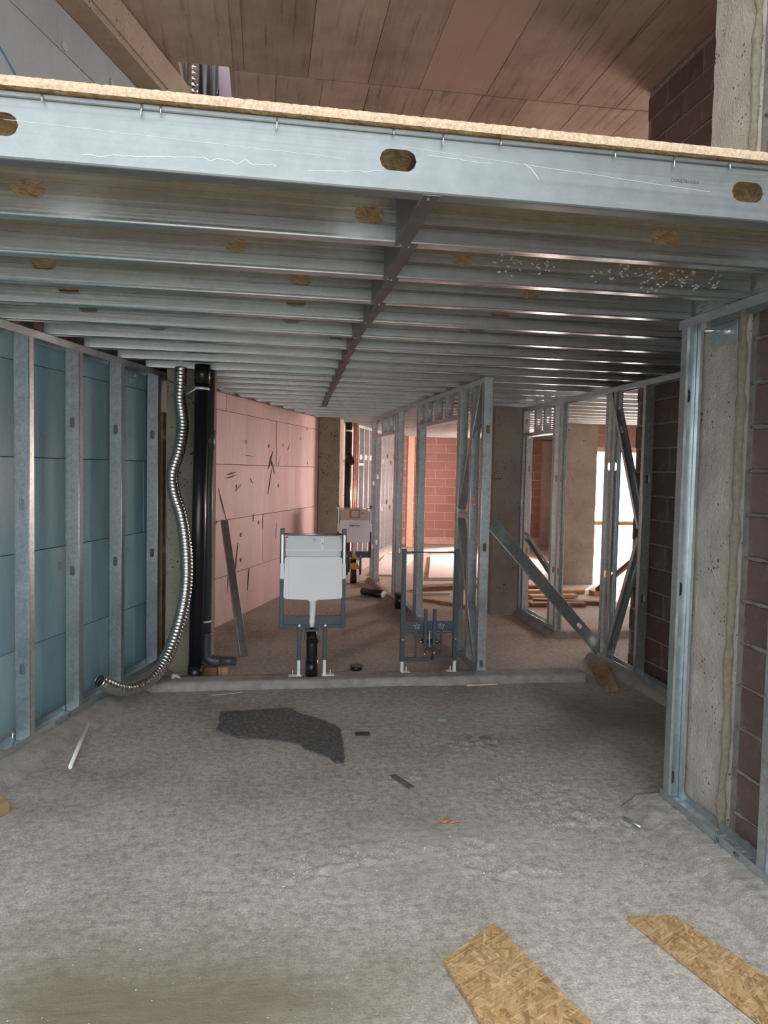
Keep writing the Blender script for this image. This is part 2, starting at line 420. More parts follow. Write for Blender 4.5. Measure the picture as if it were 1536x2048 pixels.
gf = MB(); gf.add([(-30, -45, -.06), (30, -45, -.06), (30, -3.2, -.06), (-30, -3.2, -.06)], [(0, 1, 2, 3)])  # unseen ground, coloured pale to bounce light up under the joists
tag(gf.build('ground_front', concrete('pale_bounce_ground', (.52, .51, .49), (.58, .57, .55), (.62, .61, .59), .6)), 'unseen ground before the open side of the building, made pale to bounce light', 'ground', kind='structure')
g = MB(); g.add([(5, 11.3, -.05), (30, 11.3, -.05), (30, 45, -.05), (5, 45, -.05)], [(0, 1, 2, 3)])
g.add([(7.6, -3.2, -.06), (30, -3.2, -.06), (30, 11.3, -.06), (7.6, 11.3, -.06)], [(0, 1, 2, 3)])
tag(g.build('ground', ground_m), 'sunlit ground outside the building', 'ground', kind='structure')

def rough_strip(name, sec, path, mat, amp, label, cat='curb', step=.015, seed=0.0, kind='structure'):
    """extrude a cross section (offset, z) along a path of (point, outward normal) with noise"""
    vs = []; fs = []; n = len(sec)
    pts = []
    for k in range(len(path)-1):
        a, na = path[k]; bb, nb = path[k+1]; m = max(1, int((V(bb)-V(a)).length/step))
        for i in range(m+(k == len(path)-2)): pts.append((V(a).lerp(V(bb), i/m), V(na).lerp(V(nb), i/m).normalized()))
    for p, nn in pts:
        for i, (o, z) in enumerate(sec):
            q = p+nn*o+V((0, 0, z))
            if 0 < i < n-1:
                w = amp*(1.0 if i > 1 else .35)
                q = q+nn*(.35*noise.noise(q*14+V((seed, 0, 0)))+.7*noise.noise(q*45+V((seed, 4, 0))))*w+V((0, 0, 1))*(.3*noise.noise(q*17+V((0, seed, 3)))+.8*noise.noise(q*60+V((0, seed, 9))))*w*.6
            vs.append(q)
    for i in range(len(pts)-1):
        for k in range(n-1): fs.append((i*n+k, i*n+k+1, (i+1)*n+k+1, (i+1)*n+k))
    mb = MB(); mb.add(vs, fs, True)
    mb.add(vs[:n], [tuple(range(n))]); mb.add(vs[-n:], [tuple(reversed(range(n)))])
    o = mb.build(name, mat); tag(o, label, cat, kind=kind); return o
def sub(sec, m=5):
    r = []
    for a, b2 in zip(sec[:-1], sec[1:]):
        for i in range(m): r.append((a[0]+(b2[0]-a[0])*i/m, a[1]+(b2[1]-a[1])*i/m))
    return r+[sec[-1]]
rough_strip('concrete_curb', sub([(-.30, -.01), (-.30, .06), (.055, .06), (.19, -.008)]),
            [(V((xF(2.6), 2.6, 0)), FN), (V((xF(6.2), 6.2, 0)), FN)], conc_curb, .012,
            'rough sloping concrete strip under the blue-board stud frame', seed=1)
rough_strip('concrete_curb', sub([(-.012, -.01), (0, .06), (.20, .06), (.215, -.01)], 4),
            [(V((-.98, 5.685, 0)), V((0, 1, 0))), (V((2.54, 5.70, 0)), V((0, 1, 0)))], conc_curb, .006,
            'low straight concrete curb carrying the toilet and bidet frames', seed=2)
rough_strip('concrete_curb', sub([(-.30, -.01), (-.30, .06), (.105, .062), (.15, .035), (.205, -.008)]),
            [(V((1.955, .8, 0)), V((-1, 0, 0))), (V((1.955, 3.50, 0)), V((-1, 0, 0)))], conc_curb, .022,
            'crumbly broken concrete edge under the near right stud frame', seed=3)
rough_strip('concrete_curb', sub([(-.10, -.01), (-.10, .055), (.06, .055), (.10, -.01)], 3),
            [(V((2.93, 3.6, 0)), V((-1, 0, 0))), (V((2.93, 6.42, 0)), V((-1, 0, 0)))], conc_curb, .006,
            'thin concrete strip under the dark right stud frame with crossed braces', seed=4)
rough_strip('concrete_curb', sub([(-.12, -.01), (-.12, .06), (.04, .06), (.10, -.01)], 3),
            [(V((2.93, 8.48, 0)), V((-1, 0, 0))), (V((2.93, 7.36, 0)), V((-.8, -.6, 0))), (V((3.0, 7.28, 0)), V((0, -1, 0))), (V((4.9, 7.28, 0)), V((0, -1, 0)))], conc_curb, .006,
            'corner concrete curb under the right door frame by the grey column', seed=5)
rough_strip('concrete_curb', sub([(-.06, -.01), (-.06, .055), (.06, .055), (.10, -.01)], 3),
            [(V((1.72, 5.92, 0)), V((-1, -.027, 0))), (V((1.575, 11.2, 0)), V((-1, -.027, 0)))], conc_curb, .005,
            'narrow concrete strip under the middle partition frame', seed=6)
rough_strip('concrete_curb', sub([(-.30, -.01), (-.30, .07), (.03, .07), (.13, -.01)], 3),
            [(V((1.50, 12.55, 0)), V((.945, -.327, 0))), (V((2.92, 16.6, 0)), V((.945, -.327, 0)))], conc_curb, .005,
            'low concrete strip under the far left row of studs', seed=7)

# ---- blocks
_brick = {}
def brick_mesh(L, H, T, mat):
    key = (round(L, 3), round(H, 3), T, mat.name)
    if key not in _brick:
        mb = MB(); mb.box(-L/2, L/2, 0, T, 0, H)
        me = mb.mesh('brick', mat, V((0, 0, 0)))
        bm = bmesh.new(); bm.from_mesh(me); bmesh.ops.recalc_face_normals(bm, faces=bm.faces)
        bmesh.ops.bevel(bm, geom=list(bm.edges), offset=min(.006, L/4), segments=1, affect='EDGES'); bm.to_mesh(me); bm.free()
        _brick[key] = me
    return _brick[key]
def lay(parent, a, d, nrm, length, zlist, H, mat, BL=.5, jt=.014, T=.05, openings=(), proud=.008, stagger=.25, off=0.0):
    """lay blocks on the face that starts at a, runs along d, with outward normal nrm (units face nrm)"""
    a = V(a); d = V(d).normalized(); nrm = V(nrm).normalized()
    ang = math.atan2(d.y, d.x)
    flip = d.cross(V((0, 0, 1))).dot(nrm) < 0     # local -y must point along nrm
    if flip: a = a+d*length; d = -d; ang = math.atan2(d.y, d.x)
    for r, z in enumerate(zlist):
        iv = [(0.0, length)]
        for (s0, s1, z0, z1) in openings:
            if z+H > z0+.02 and z < z1-.02:
                if flip: s0, s1 = length-s1, length-s0
                nv = []
                for p, q in iv:
                    if s0 > p+.03: nv.append((p, min(q, s0)))
                    if s1 < q-.03: nv.append((max(p, s1), q))
                iv = [x for x in nv if x[1]-x[0] > .03] if (s0 < length and s1 > 0) else iv
        s = -BL+((r % 2)*stagger+off) % BL
        while s < length:
            for p, q in iv:
                c0 = max(s, p); c1 = min(s+BL-jt, q)
                if c1-c0 > .05:
                    o = inst('brick', brick_mesh(c1-c0, H, T, mat), a+d*((c0+c1)/2)+V((0, 0, z))+nrm*(proud+random.uniform(-.002, .003)), parent)
                    o.rotation_euler = (0, 0, ang)
            s += BL
ZB = [-.033+.19*i for i in range(26)]
HB = .176
# near right wall (x = 2.1)
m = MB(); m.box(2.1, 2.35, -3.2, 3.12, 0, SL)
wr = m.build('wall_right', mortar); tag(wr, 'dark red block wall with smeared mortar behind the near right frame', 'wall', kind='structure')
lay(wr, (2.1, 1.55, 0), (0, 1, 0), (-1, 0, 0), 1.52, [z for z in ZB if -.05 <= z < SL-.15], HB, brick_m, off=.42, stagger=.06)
msm = concrete('smeared_mortar', (.30, .285, .265), (.38, .365, .34), (.45, .43, .405), 30, 0, .95, 1.0)
for z in ZB[1:25]:
    mb = MB(); pth = []; rr_ = []
    for i_ in range(40):
        y_ = 2.35+i_*(3.085-2.35)/39; pth.append((2.092+.003*noise.noise(V((y_*20, z, 0))), y_, z-.007+.006*noise.noise(V((y_*9, z*3, 1))))); rr_.append(max(.002, .006+.010*noise.noise(V((y_*14, z*5, 4)))))
    mb.tube(pth, rr_, 7); mb.build('mortar_smear', msm, wr)
# dark wall further right (x = 3.05)
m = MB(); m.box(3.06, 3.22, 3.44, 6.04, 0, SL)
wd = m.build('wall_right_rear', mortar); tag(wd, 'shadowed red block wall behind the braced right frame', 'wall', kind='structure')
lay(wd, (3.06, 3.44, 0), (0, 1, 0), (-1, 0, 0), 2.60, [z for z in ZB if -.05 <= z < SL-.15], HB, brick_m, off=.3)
m = MB(); m.box(2.35, 3.06, 3.30, 3.44, 0, SL)
tag(m.build('wall_return', mortar), 'short block wall joining the near column and the shadowed wall', 'wall', kind='structure')
m = MB(); m.box(3.06, 7.2, 3.30, 3.44, 0, SL)
tag(m.build('wall_side', render_m), 'wall closing off the right side room', 'wall', kind='structure')
# far wall
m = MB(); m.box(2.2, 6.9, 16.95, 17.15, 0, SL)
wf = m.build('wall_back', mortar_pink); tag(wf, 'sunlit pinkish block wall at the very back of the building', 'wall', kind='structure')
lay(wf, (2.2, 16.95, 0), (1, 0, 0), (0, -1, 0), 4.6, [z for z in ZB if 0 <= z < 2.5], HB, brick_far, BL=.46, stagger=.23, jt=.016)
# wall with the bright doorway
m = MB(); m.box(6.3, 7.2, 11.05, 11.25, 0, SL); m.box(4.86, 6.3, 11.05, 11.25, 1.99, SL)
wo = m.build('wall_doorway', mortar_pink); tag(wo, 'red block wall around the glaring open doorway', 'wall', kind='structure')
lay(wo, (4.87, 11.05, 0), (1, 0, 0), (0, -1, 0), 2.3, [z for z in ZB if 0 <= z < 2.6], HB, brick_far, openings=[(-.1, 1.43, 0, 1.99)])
# right side of the far room, with a wide opening
sl0, sl1 = V((4.55, 11.26, 0)), V((6.62, 16.95, 0)); sd = (sl1-sl0).normalized(); sn = V((sd.y, -sd.x, 0))
m = MB()
def slant(s0, s1, z0, z1): m.obox(sl0+sd*(s0+s1)/2+sn*.1+V((0, 0, (z0+z1)/2)), sd*(s1-s0)/2, sn*.1, V((0, 0, (z1-z0)/2)))
Ls = (sl1-sl0).length
slant(0, 1.6, 0, SL); slant(1.6, 2.8, 2.35, SL); slant(2.8, Ls, 0, SL); slant(1.6, 2.8, 0, .25)
tag(m.build('wall_far_right', render_m), 'wall of the far room with a window opening', 'wall', kind='structure')
m = MB(); m.box(7.2, 7.4, 3.3, 11.25, 0, 2.75); m.box(7.2, 7.4, 3.3, 6.4, 2.75, SL); m.box(7.2, 7.4, 10.8, 11.25, 2.75, SL)
tag(m.build('wall_outer_right', render_m), 'outer wall of the right side room with a high opening', 'wall', kind='structure')
# left enclosing wall behind the insulation
m = MB()
a, bb = onB(-9.2, 0, -.06), onB(2.9, 0, -.06)
m.obox((a+bb)/2-BN*.12+V((0, 0, SL/2)), (bb-a)/2, BN*.1, V((0, 0, SL/2)))
a, bb = onP(-.6, 0, -.06), onP(10.4, 0, -.06)
m.obox((a+bb)/2-PN*.12+V((0, 0, SL/2)), (bb-a)/2, PN*.1, V((0, 0, SL/2)))
wl = m.build('wall_left', render_m); tag(wl, 'long left wall clad with insulation boards, blue in front and pink behind', 'wall', kind='structure')

# ---- insulation boards (parts of the left wall)
def board(onf, D_, N_, s0, s1, z0, z1, mat, th=.05, gap=.004, proud=0.0):
    mb = MB(); c = onf((s0+s1)/2, (z0+z1)/2, -th/2+proud)
    mb.obox(c, D_*((s1-s0)/2-gap/2), N_*th/2, V((0, 0, (z1-z0)/2-gap/2)))
    return mb.build('insulation_board', mat, wl, bevel=.002)
rows = [(0.0, .535), (.535, 1.105), (1.105, 1.672), (1.672, 2.228), (2.228, 2.56)]
offs = [.9, .25, 1.05, .5, .8]
for (z0, z1), o0 in zip(rows, offs):
    s = -3.4+o0
    while s < 1.75:
        e = min(s+1.25, 1.75); board(onB, BD, BN, s, e, z0, z1, xps_blue, proud=random.uniform(-.003, .003)); s += 1.25
for (z0, z1), o0 in zip([(2.56, 3.10), (3.10, 3.66), (3.66, 4.22), (4.22, 4.49)], [.3, .9, .45, 1.1]):
    s = -3.4+o0-1.25
    while s < 2.9:
        e = min(s+1.25, 2.9); board(onB, BD, BN, s, e, z0, z1, xps_grey, proud=random.uniform(-.003, .003)); s += 1.25
pk = [(0.0, .50, [-.4, .9, 2.15, 3.4, 3.9]), (.50, 1.088, [-.4, 1.44, 2.69, 3.9]), (1.088, 1.665, [-.4, 1.47, 2.72, 3.9]),
      (1.665, 2.215, [-.4, .85, 1.90, 2.50, 3.9]), (2.215, 2.54, [-.4, .28, 1.39, 2.6, 3.9])]
for z0, z1, xs in pk:
    for s, e in zip(xs[:-1], xs[1:]): board(onP, PD, PN, s, e, z0, z1, xps_pink, proud=random.uniform(-.002, .004))
for z0, z1 in ((0., .6), (.6, 1.2), (1.2, 1.8), (1.8, 2.5)):
    for i_ in range(5): board(onP, PD, PN, 4.6+1.15*i_, 4.6+1.15*(i_+1), z0, z1, xps_lav)
# round fixings, gouges and print on the boards
def disc(parent, c, nrm, r, mat, name='fixing_disc', th=.004):
    mb = MB(); nrm = V(nrm).normalized(); mb.tube([V(c), V(c)+nrm*th], r, 16, True, False); return mb.build(name, mat, parent)
fixm = plain('fixing_plastic', (.34, .46, .50), .5)
for s, z in ((.02, 1.78), (.62, 1.28), (-.15, 1.44), (.20, .98), (.36, 2.0), (.88, 1.75), (-.46, .9)): disc(wl, onB(s, z, .004), BN, .028, fixm)
fixg = plain('fixing_plastic_grey', (.42, .47, .48), .5)
for s, z in ((.27, 4.26), (.88, 4.33), (.60, 3.98)): disc(wl, onB(s, z, .004), BN, .030, fixg)
fixp = plain('fixing_hole_pink', (.30, .19, .19), .6)
for s, z in ((.86, 1.92), (.60, 1.43), (1.63, 1.90), (2.15, 1.93), (.74, .90), (1.30, 1.0), (2.9, 2.05), (3.2, 2.2), (.75, .62), (3.25, 1.72), (2.0, 1.42)): disc(wl, onP(s, z, .004), PN, .022, fixp)
def gouge(s, z, ds, dz, wd):
    mb = MB(); a = onP(s, z); d = PD*ds+V((0, 0, dz)); L = d.length; d.normalize(); q = d.cross(PN).normalized()
    pts = [a, a+d*L*.35+q*wd, a+d*L, a+d*L*.5-q*wd*.6]
    mb.add([p+PN*.0045 for p in pts]+[p-PN*.004 for p in pts], [(0,1,2,3),(7,6,5,4),(0,4,5,1),(1,5,6,2),(2,6,7,3),(3,7,4,0)])
    mb.build('gouge', gougem, wl)
for a in ((.10, 1.42, .22, -.34, .018), (.55, .42, .10, .40, .018), (1.60, 1.62, .16, .22, .03), (1.68, 1.78, .16, -.22, .028), (1.95, 1.66, .10, .13, .012),
          (1.60, 1.32, .12, .30, .016), (2.3, 1.86, .16, .12, .014), (.75, 1.78, .45, -.02, .006), (1.42, .92, .02, .17, .014), (.30, 1.56, .30, .03, .012),
          (.28, 1.52, .34, .04, .010), (.55, 1.38, .20, .08, .008), (1.0, 1.52, .08, -.06, .008), (1.1, 1.02, .03, .1, .01), (.95, .25, .05, .25, .01), (.35, .3, .04, .3, .012), (1.9, .75, .03, .2, .012)):
    gouge(*a)
text('board_print', 'GVE', .055, onB(1.14, 2.255, .0065), BD, (0, 0, 1), whiteink, wl, .001)
mb = MB(); mb.add([onB(1.19, 2.315, .006), onB(1.26, 2.315, .006), onB(1.255, 2.345, .006), onB(1.225, 2.325, .006)], [(0, 1, 2, 3)]); mb.build('board_print', whiteink, wl, solid=.0004)
mb = MB(); mb.tube([onB(-.85, 4.18, .004), onB(-.20, 3.82, .004), onB(.25, 3.66, .004)], .0035, 6); mb.build('chalk_line', plain('blue_chalk', (.06, .16, .30), .8), wl)

# ---- columns and beam
def column(name, pts, z0, z1, mat, label, noise_amp=.006, step=.06, bevel=True):
    """vertical column from a footprint polygon, subdivided with a slightly uneven surface"""
    P = []
    n = len(pts)
    for i in range(n):
        a = V((*pts[i], 0)); bb = V((*pts[(i+1) % n], 0)); k = max(1, int((bb-a).length/step))
        for j in range(k): P.append(a.lerp(bb, j/k))
    cx = sum((p for p in P), V((0, 0, 0)))/len(P)
    nz = int((z1-z0)/step); vs = []; fs = []; m = len(P)
    for k in range(nz+1):
        z = z0+(z1-z0)*k/nz
        for p in P:
            q = V((p.x, p.y, z)); d = (p-cx).normalized()
            vs.append(q+d*noise.noise(q*7)*noise_amp+d*noise.noise(q*31)*noise_amp*.6)
    for k in range(nz):
        for i in range(m): fs.append((k*m+i, k*m+(i+1) % m, (k+1)*m+(i+1) % m, (k+1)*m+i))
    mb = MB(); mb.add(vs, fs); mb.add(vs[:m], [tuple(reversed(range(m)))]); mb.add(vs[-m:], [tuple(range(m))])
    o = mb.build(name, mat); tag(o, label, 'column', kind='structure'); return o
rc = column('concrete_column', [(2.05, 3.12), (2.40, 3.12), (2.40, 3.425), (2.05, 3.425)], 0, SL, conc_col, 'pale rough concrete column beside the near right block wall', .006, .04)
mb = MB(); path = []; rad = []
for i in range(240):
    z = .07+i*(SL-.09)/239; path.append((2.045+.006*noise.noise(V((z*6, 0, 0))), 3.095+.012*noise.noise(V((z*3, 1, 0))), z)); rad.append(.019+.012*noise.noise(V((z*9, 2, 0)))+.006*noise.noise(V((z*33, 4, 0))))
mb.tube(path, rad, 10); mb.build('mortar_ridge', grout, rc)
column('concrete_column', [(-.76, 6.24), (-.405, 6.24), (-.405, 6.62), (-.76, 6.62)], 0, ZT-.01, conc_pit, 'grey-brown concrete column behind the tall black pipe on the left', .004)
column('concrete_column', [(.79, 11.45), (1.10, 11.45), (1.20, 11.9), (.89, 11.9)], 0, SL, conc_pit, 'pitted concrete column at the far end of the pink boards', .004)
column('concrete_column', [(2.60, 8.55), (2.99, 8.55), (2.99, 8.95), (2.60, 8.95)], 0, SL, conc_grey, 'dark grey concrete column in the middle right behind the end of the partition', .004)
column('concrete_column', [(4.38, 10.80), (4.86, 10.80), (4.86, 11.25), (4.38, 11.25)], 0, SL, conc_grey, 'broad concrete column directly left of the glaring doorway', .006)
mb = MB(); mb.box(6.27, 6.46, 16.70, 16.94, 0, ZJ); o = mb.build('concrete_column', conc_col, bevel=.006); tag(o, 'slim pale post against the back block wall seen through the right door frame', 'column', kind='structure')
mb = MB(); mb.box(3.02, 3.16, 16.2, 16.34, 0, ZJ); o = mb.build('concrete_column', plain('warm_post', (.55, .36, .26), .8), bevel=.005); tag(o, 'thin orange-tinted post far back between the two partition doorways', 'column', kind='structure')
mb = MB()
a, bb = onB(-2.8, 0), onB(2.2, 0)
mb.obox((a+bb)/2+BN*.085+V((0, 0, 4.625)), (bb-a)/2, BN*.115, V((0, 0, .135)))
o = mb.build('concrete_beam', conc_beam, bevel=.03, bseg=3); tag(o, 'concrete beam running diagonally under the slab along the upper left wall', 'beam', kind='structure')

# ---- upper slab: solid with a riser hole, formwork-board strips proud of it
HX0, HX1, HY0, HY1 = -.70, -.315, 6.30, 7.2
mb = MB()
for (x0, x1, y0, y1) in ((-4.6, HX0, 2.2, 18.2), (HX1, 7.6, 2.2, 18.2), (HX0, HX1, 2.2, HY0), (HX0, HX1, HY1, 18.2)): mb.box(x0, x1, y0, y1, SL+.004, SL+.25)
ce = mb.build('ceiling', slab_m, weld=False); tag(ce, 'brown board-marked concrete slab overhead', 'ceiling', kind='structure')
def strip(x0, x1, y0, y1, mat, dz):
    m_ = MB(); m_.box(x0+.0035, x1-.0035, y0+.003, y1-.003, SL-dz, SL+.02); m_.build('formwork_panel', mat, ce, bevel=.0015)
xs = [-.28, -.20, .30, .78, 1.20, 1.76, 2.20, 2.55, 2.90, 3.05]
strip(-1.0, -.28, 2.21, 6.28, slab_m, .002)
for x0, x1 in zip(xs[:-1], xs[1:]): strip(x0, x1, 2.21, 6.33, slab_light if x0 == 1.20 else slab_m, random.uniform(.002, .006))
xs2 = [-.28, .05, .42, .80, 1.32, 1.74, 2.12, 2.6, 3.1, 3.55, 4.0, 4.5, 5.1]
for x0, x1 in zip(xs2[:-1], xs2[1:]): strip(x0, x1, 6.34, 12.5, slab_m, random.uniform(.001, .005))
# shaft above the hole, open to the sky
mb = MB(); z0, z1 = SL+.1, SL+.75
mb.box(HX0-.1, HX0, HY0-.1, HY1+.1, z0, z1); mb.box(HX1, HX1+.1, HY0-.1, HY1+.1, z0, z1); mb.box(HX0, HX1, HY0-.1, HY0, z0, z1); mb.box(HX0, HX1, HY1, HY1+.1, z0, z1)
sh = mb.build('wall_shaft', render_m); tag(sh, 'riser shaft above the square hole in the slab', 'shaft', kind='structure')
mb = MB(); mb.box(-.445, HX1-.004, HY1-.04, HY1-.005, SL-.3, SL+.74); o = mb.build('shaft_board', plain('lavender_board', (.60, .50, .60), .7, 0, .06, 8)); tag(o, 'lavender-pink board standing in the riser hole of the slab', 'board')

# ================================================================== MEZZANINE FLOOR
JS = .018                                   # joists run slightly off square
JD = V((1, JS, 0)).normalized(); JN = V((JS, -1, 0)).normalized()
NJ = 33
def jy(k): return 2.06+.45*k
def right_end(y): return 2.00 if y < 3.5 else (2.99 if y < 6.45 else 6.6)
mez = empty('mezzanine_floor', (.5, 2.06, ZJ), 'mezzanine floor of galvanised joists under an OSB deck', 'mezzanine')
holes_x = {0: [-.657, .34, 1.368], 1: [-.711, .324, 1.359], 2: [-.116, .752, 1.617], 3: [-.909, .143, 1.188], 4: [-.918, .141, 1.19], 5: [-.929, .135, 1.19], 6: [-.638, .42, 1.481]}
def left_end(y):
    if y < 6.7: return xF(y)-.04
    return P0.x+math.tan(PA)*(y-P0.y)+.06
for k in range(NJ):
    y = jy(k); xl = left_end(y); xr = right_end(y)
    if k <= 1: xl = max(xl, -1.95)
    hx = holes_x.get(k) or [(.1+.37*(k*5 % 3))+1.05*i for i in range(-1, 6)]
    hs = (.10, .056) if k not in (2,) else (.082, .046)
    p0 = V((xl, y+JS*xl, (ZJ+ZT)/2)); p1 = V((xr, y+JS*xr, (ZJ+ZT)/2))
    mb = MB(); mb.cprof(p0, p1, (0, 0, 1), -JN, ZT-ZJ, .05, .012, [((x-xl)*1.0002, *hs) for x in hx], .005)
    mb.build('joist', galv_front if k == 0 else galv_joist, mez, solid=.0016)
# blocking between joists
bx = [.41, .44, .455, .475, .47, .485, .50, .52, .535, .555, .57, .59, .60, .62, .64, .66]
for k in range(16):
    x = bx[k]; y0 = jy(k)+JS*x+.004; y1 = jy(k+1)+JS*x+(.03 if k < 15 else -.004)
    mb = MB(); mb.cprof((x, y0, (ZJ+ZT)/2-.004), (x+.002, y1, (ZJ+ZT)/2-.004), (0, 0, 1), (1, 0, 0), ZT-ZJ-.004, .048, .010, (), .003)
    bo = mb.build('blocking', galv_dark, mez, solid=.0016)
    for yy in (y0+.02, y1-.02):
        m2 = MB(); m2.tube([(x+.02, yy, ZJ-.004), (x+.02, yy, ZJ-.0075)], .0045, 8, True, False); m2.build('screw_head', chrome, bo)
# rim tracks
mb = MB(); a = V((xF(2.1)-.06, 2.1, (ZJ+ZT)/2)); bb = V((xF(6.55)-.06, 6.55, (ZJ+ZT)/2)); mb.cprof(a, bb, (0, 0, 1), FN, ZT-ZJ, .04, 0, (), .004); mb.build('rim_track', galv_dark, mez, solid=.0016)
mb = MB(); a = onP(-.2, (ZJ+ZT)/2, .03); bb = onP(4.0, (ZJ+ZT)/2, .03); mb.cprof(a, bb, (0, 0, 1), PN, ZT-ZJ, .04, 0, (), .004); mb.build('rim_track', galv_dark, mez, solid=.0016)
mb = MB(); mb.cprof((2.012, 1.6, (ZJ+ZT)/2), (2.012, 3.52, (ZJ+ZT)/2), (0, 0, 1), (-1, 0, 0), ZT-ZJ, .04, 0, (), .004); mb.build('rim_track', galv_joist, mez, solid=.0016)
mb = MB(); mb.cprof((3.0, 3.52, (ZJ+ZT)/2), (3.0, 6.42, (ZJ+ZT)/2), (0, 0, 1), (-1, 0, 0), ZT-ZJ, .04, 0, (), .004); mb.build('rim_track', galv_dark, mez, solid=.0016)
# deck boards
y = 2.035; i = 0; DT = .023
while y < 16.7:
    y2 = min(y+1.22, 16.75)
    def lx(yy): return max(left_end(yy)-.02, -2.0)
    rx = right_end(y+.05) if y > 2.1 else 2.03
    if i == 1: rx = 2.03
    if i == 2: rx = 3.02
    if i == 3: rx = 3.02
    mb = MB(); pts = [(lx(y), y+JS*lx(y)), (rx, y+JS*rx), (rx, y2-.003+JS*rx), (lx(y2), y2-.003+JS*lx(y2))]
    mb.prism(pts, ZT+.001, ZT+.001+DT)
    o = mb.build('deck_board', osb, mez)
    if i == 0:
        # splintery sawn front edge
        m2 = MB(); x = pts[0][0]; vs = []
        n = 520
        for q in range(n+1):
            xx = pts[0][0]+(rx-pts[0][0])*q/n
            yy = y+JS*xx-.003+.0028*noise.noise(V((xx*60, 0, 0)))
            vs += [(xx, yy, ZT+.0005), (xx, yy+.0015*noise.noise(V((xx*90, 3, 0))), ZT+.013), (xx, yy+.002, ZT+.001+DT+.0012+.0022*noise.noise(V((xx*70, 7, 0)))), (xx, yy+.02, ZT+.0015+DT)]
        fs = []
        for q in range(n):
            for c_ in range(3): fs.append((q*4+c_, q*4+4+c_, q*4+5+c_, q*4+1+c_))
        m2.add(vs, fs); m2.build('sawn_edge', osb_edge, o)
    y = y2; i += 1
# folded top edge of the front joist, screw tips, scuffs, pencil note
mb = MB(); xl, xr = -1.95, 2.0
mb.cprof((xl, jy(0)+JS*xl-.006, ZT-.009), (xr, jy(0)+JS*xr-.006, ZT-.009), (0, 0, 1), (0, 1, 0), .015, .006, 0, (), .003)
mb.build('folded_edge', galv_front, mez, solid=.001)
for x in (-.55, -.315, -.270, .02, .325, .46, .62, .95, 1.13, 1.30):
    L = random.choice((.010, .014, .026))
    mb = MB(); yy = jy(0)+JS*x-.011; mb.tube([(x, yy, ZT-.004), (x+random.uniform(-.002, .002), yy-.003, ZT-.012-L)], .0022, 6); mb.build('screw', chrome, mez)
def scratch(pts, wd=.0011):
    mb = MB(); mb.tube([(x, jy(0)+JS*x-.0012, z) for x, z in pts], wd, 4, True, False); mb.build('scratch', scuff, mez)
def wob(x0, x1, z0, z1, amp, n=26, sd=0.0): return [(x0+(x1-x0)*i/n, z0+(z1-z0)*i/n+amp*noise.noise(V((i*.35, sd, 0)))) for i in range(n+1)]
scratch(wob(-.46, -.18, 2.405, 2.425, .006, 26, 1), .0009); scratch(wob(-.18, .02, 2.425, 2.420, .014, 26, 4), .0009); scratch(wob(.10, .30, 2.415, 2.432, .005, 20, 7), .0007)
scratch(wob(.42, .60, 2.484, 2.476, .003, 16, 9), .0007); scratch([(.69, 2.485), (.71, 2.475), (.725, 2.458), (.735, 2.446)], .0008); scratch(wob(.35, 1.25, 2.50, 2.455, .002, 30, 12), .0005)
scratch(wob(-.64, .2, 2.475, 2.455, .003, 30, 15), .0005)
text('pencil_note', 'CONSTRULEIA', .0135, V((1.125, jy(0)+JS*1.125-.0012, 2.4735)), JD, (.02, 0, 1), pencil, mez, .0002)
# dusty boot prints on the third joist
mb = MB()
for (cx, cz, n, wx, wz) in ((.95, 2.455, 26, .075, .05), (1.08, 2.465, 18, .05, .045), (1.34, 2.44, 16, .06, .035), (1.45, 2.47, 20, .05, .04), (1.55, 2.44, 30, .07, .05), (1.70, 2.445, 34, .075, .05), (1.83, 2.46, 14, .04, .04)):
    for i in range(n):
        x = cx+random.uniform(-wx, wx); z = cz+random.uniform(-wz, wz)
        if ((x-cx)/wx)**2+((z-cz)/wz)**2 > 1: continue
        a = random.choice((.5, -.6, .2)); l = random.uniform(.006, .014); h = random.uniform(.0015, .003)
        y = jy(2)+JS*x-.0012
        mb.obox((x, y, z), V((math.cos(a), JS, math.sin(a)))*l/2*1.0, V((0, .0003, 0)), V((-math.sin(a), 0, math.cos(a)))*h)
o = mb.build('boot_print', dustm, mez); o['kind'] = 'stuff'

# ================================================================== STUD FRAMES
SH = .93
def stud(parent, base, top, xdir, ydir, W=.075, D=.045, lip=.009, first=.47, name='stud', mat=None, hl=.068, hw=.032):
    L = (V(top)-V(base)).length; hs = []
    z = first
    while z < L-.05: hs.append((z, hl, hw)); z += SH
    mb = MB(); mb.cprof(base, top, xdir, ydir, W, D, lip, hs, .003)
    return mb.build(name, mat or galv_stud, parent, solid=.0013)
def track(parent, a, bb, xdir, ydir, W, D=.04, name='track'):
    mb = MB(); mb.cprof(a, bb, xdir, ydir, W, D, 0, (), .003); return mb.build(name, galv, parent, solid=.0013)

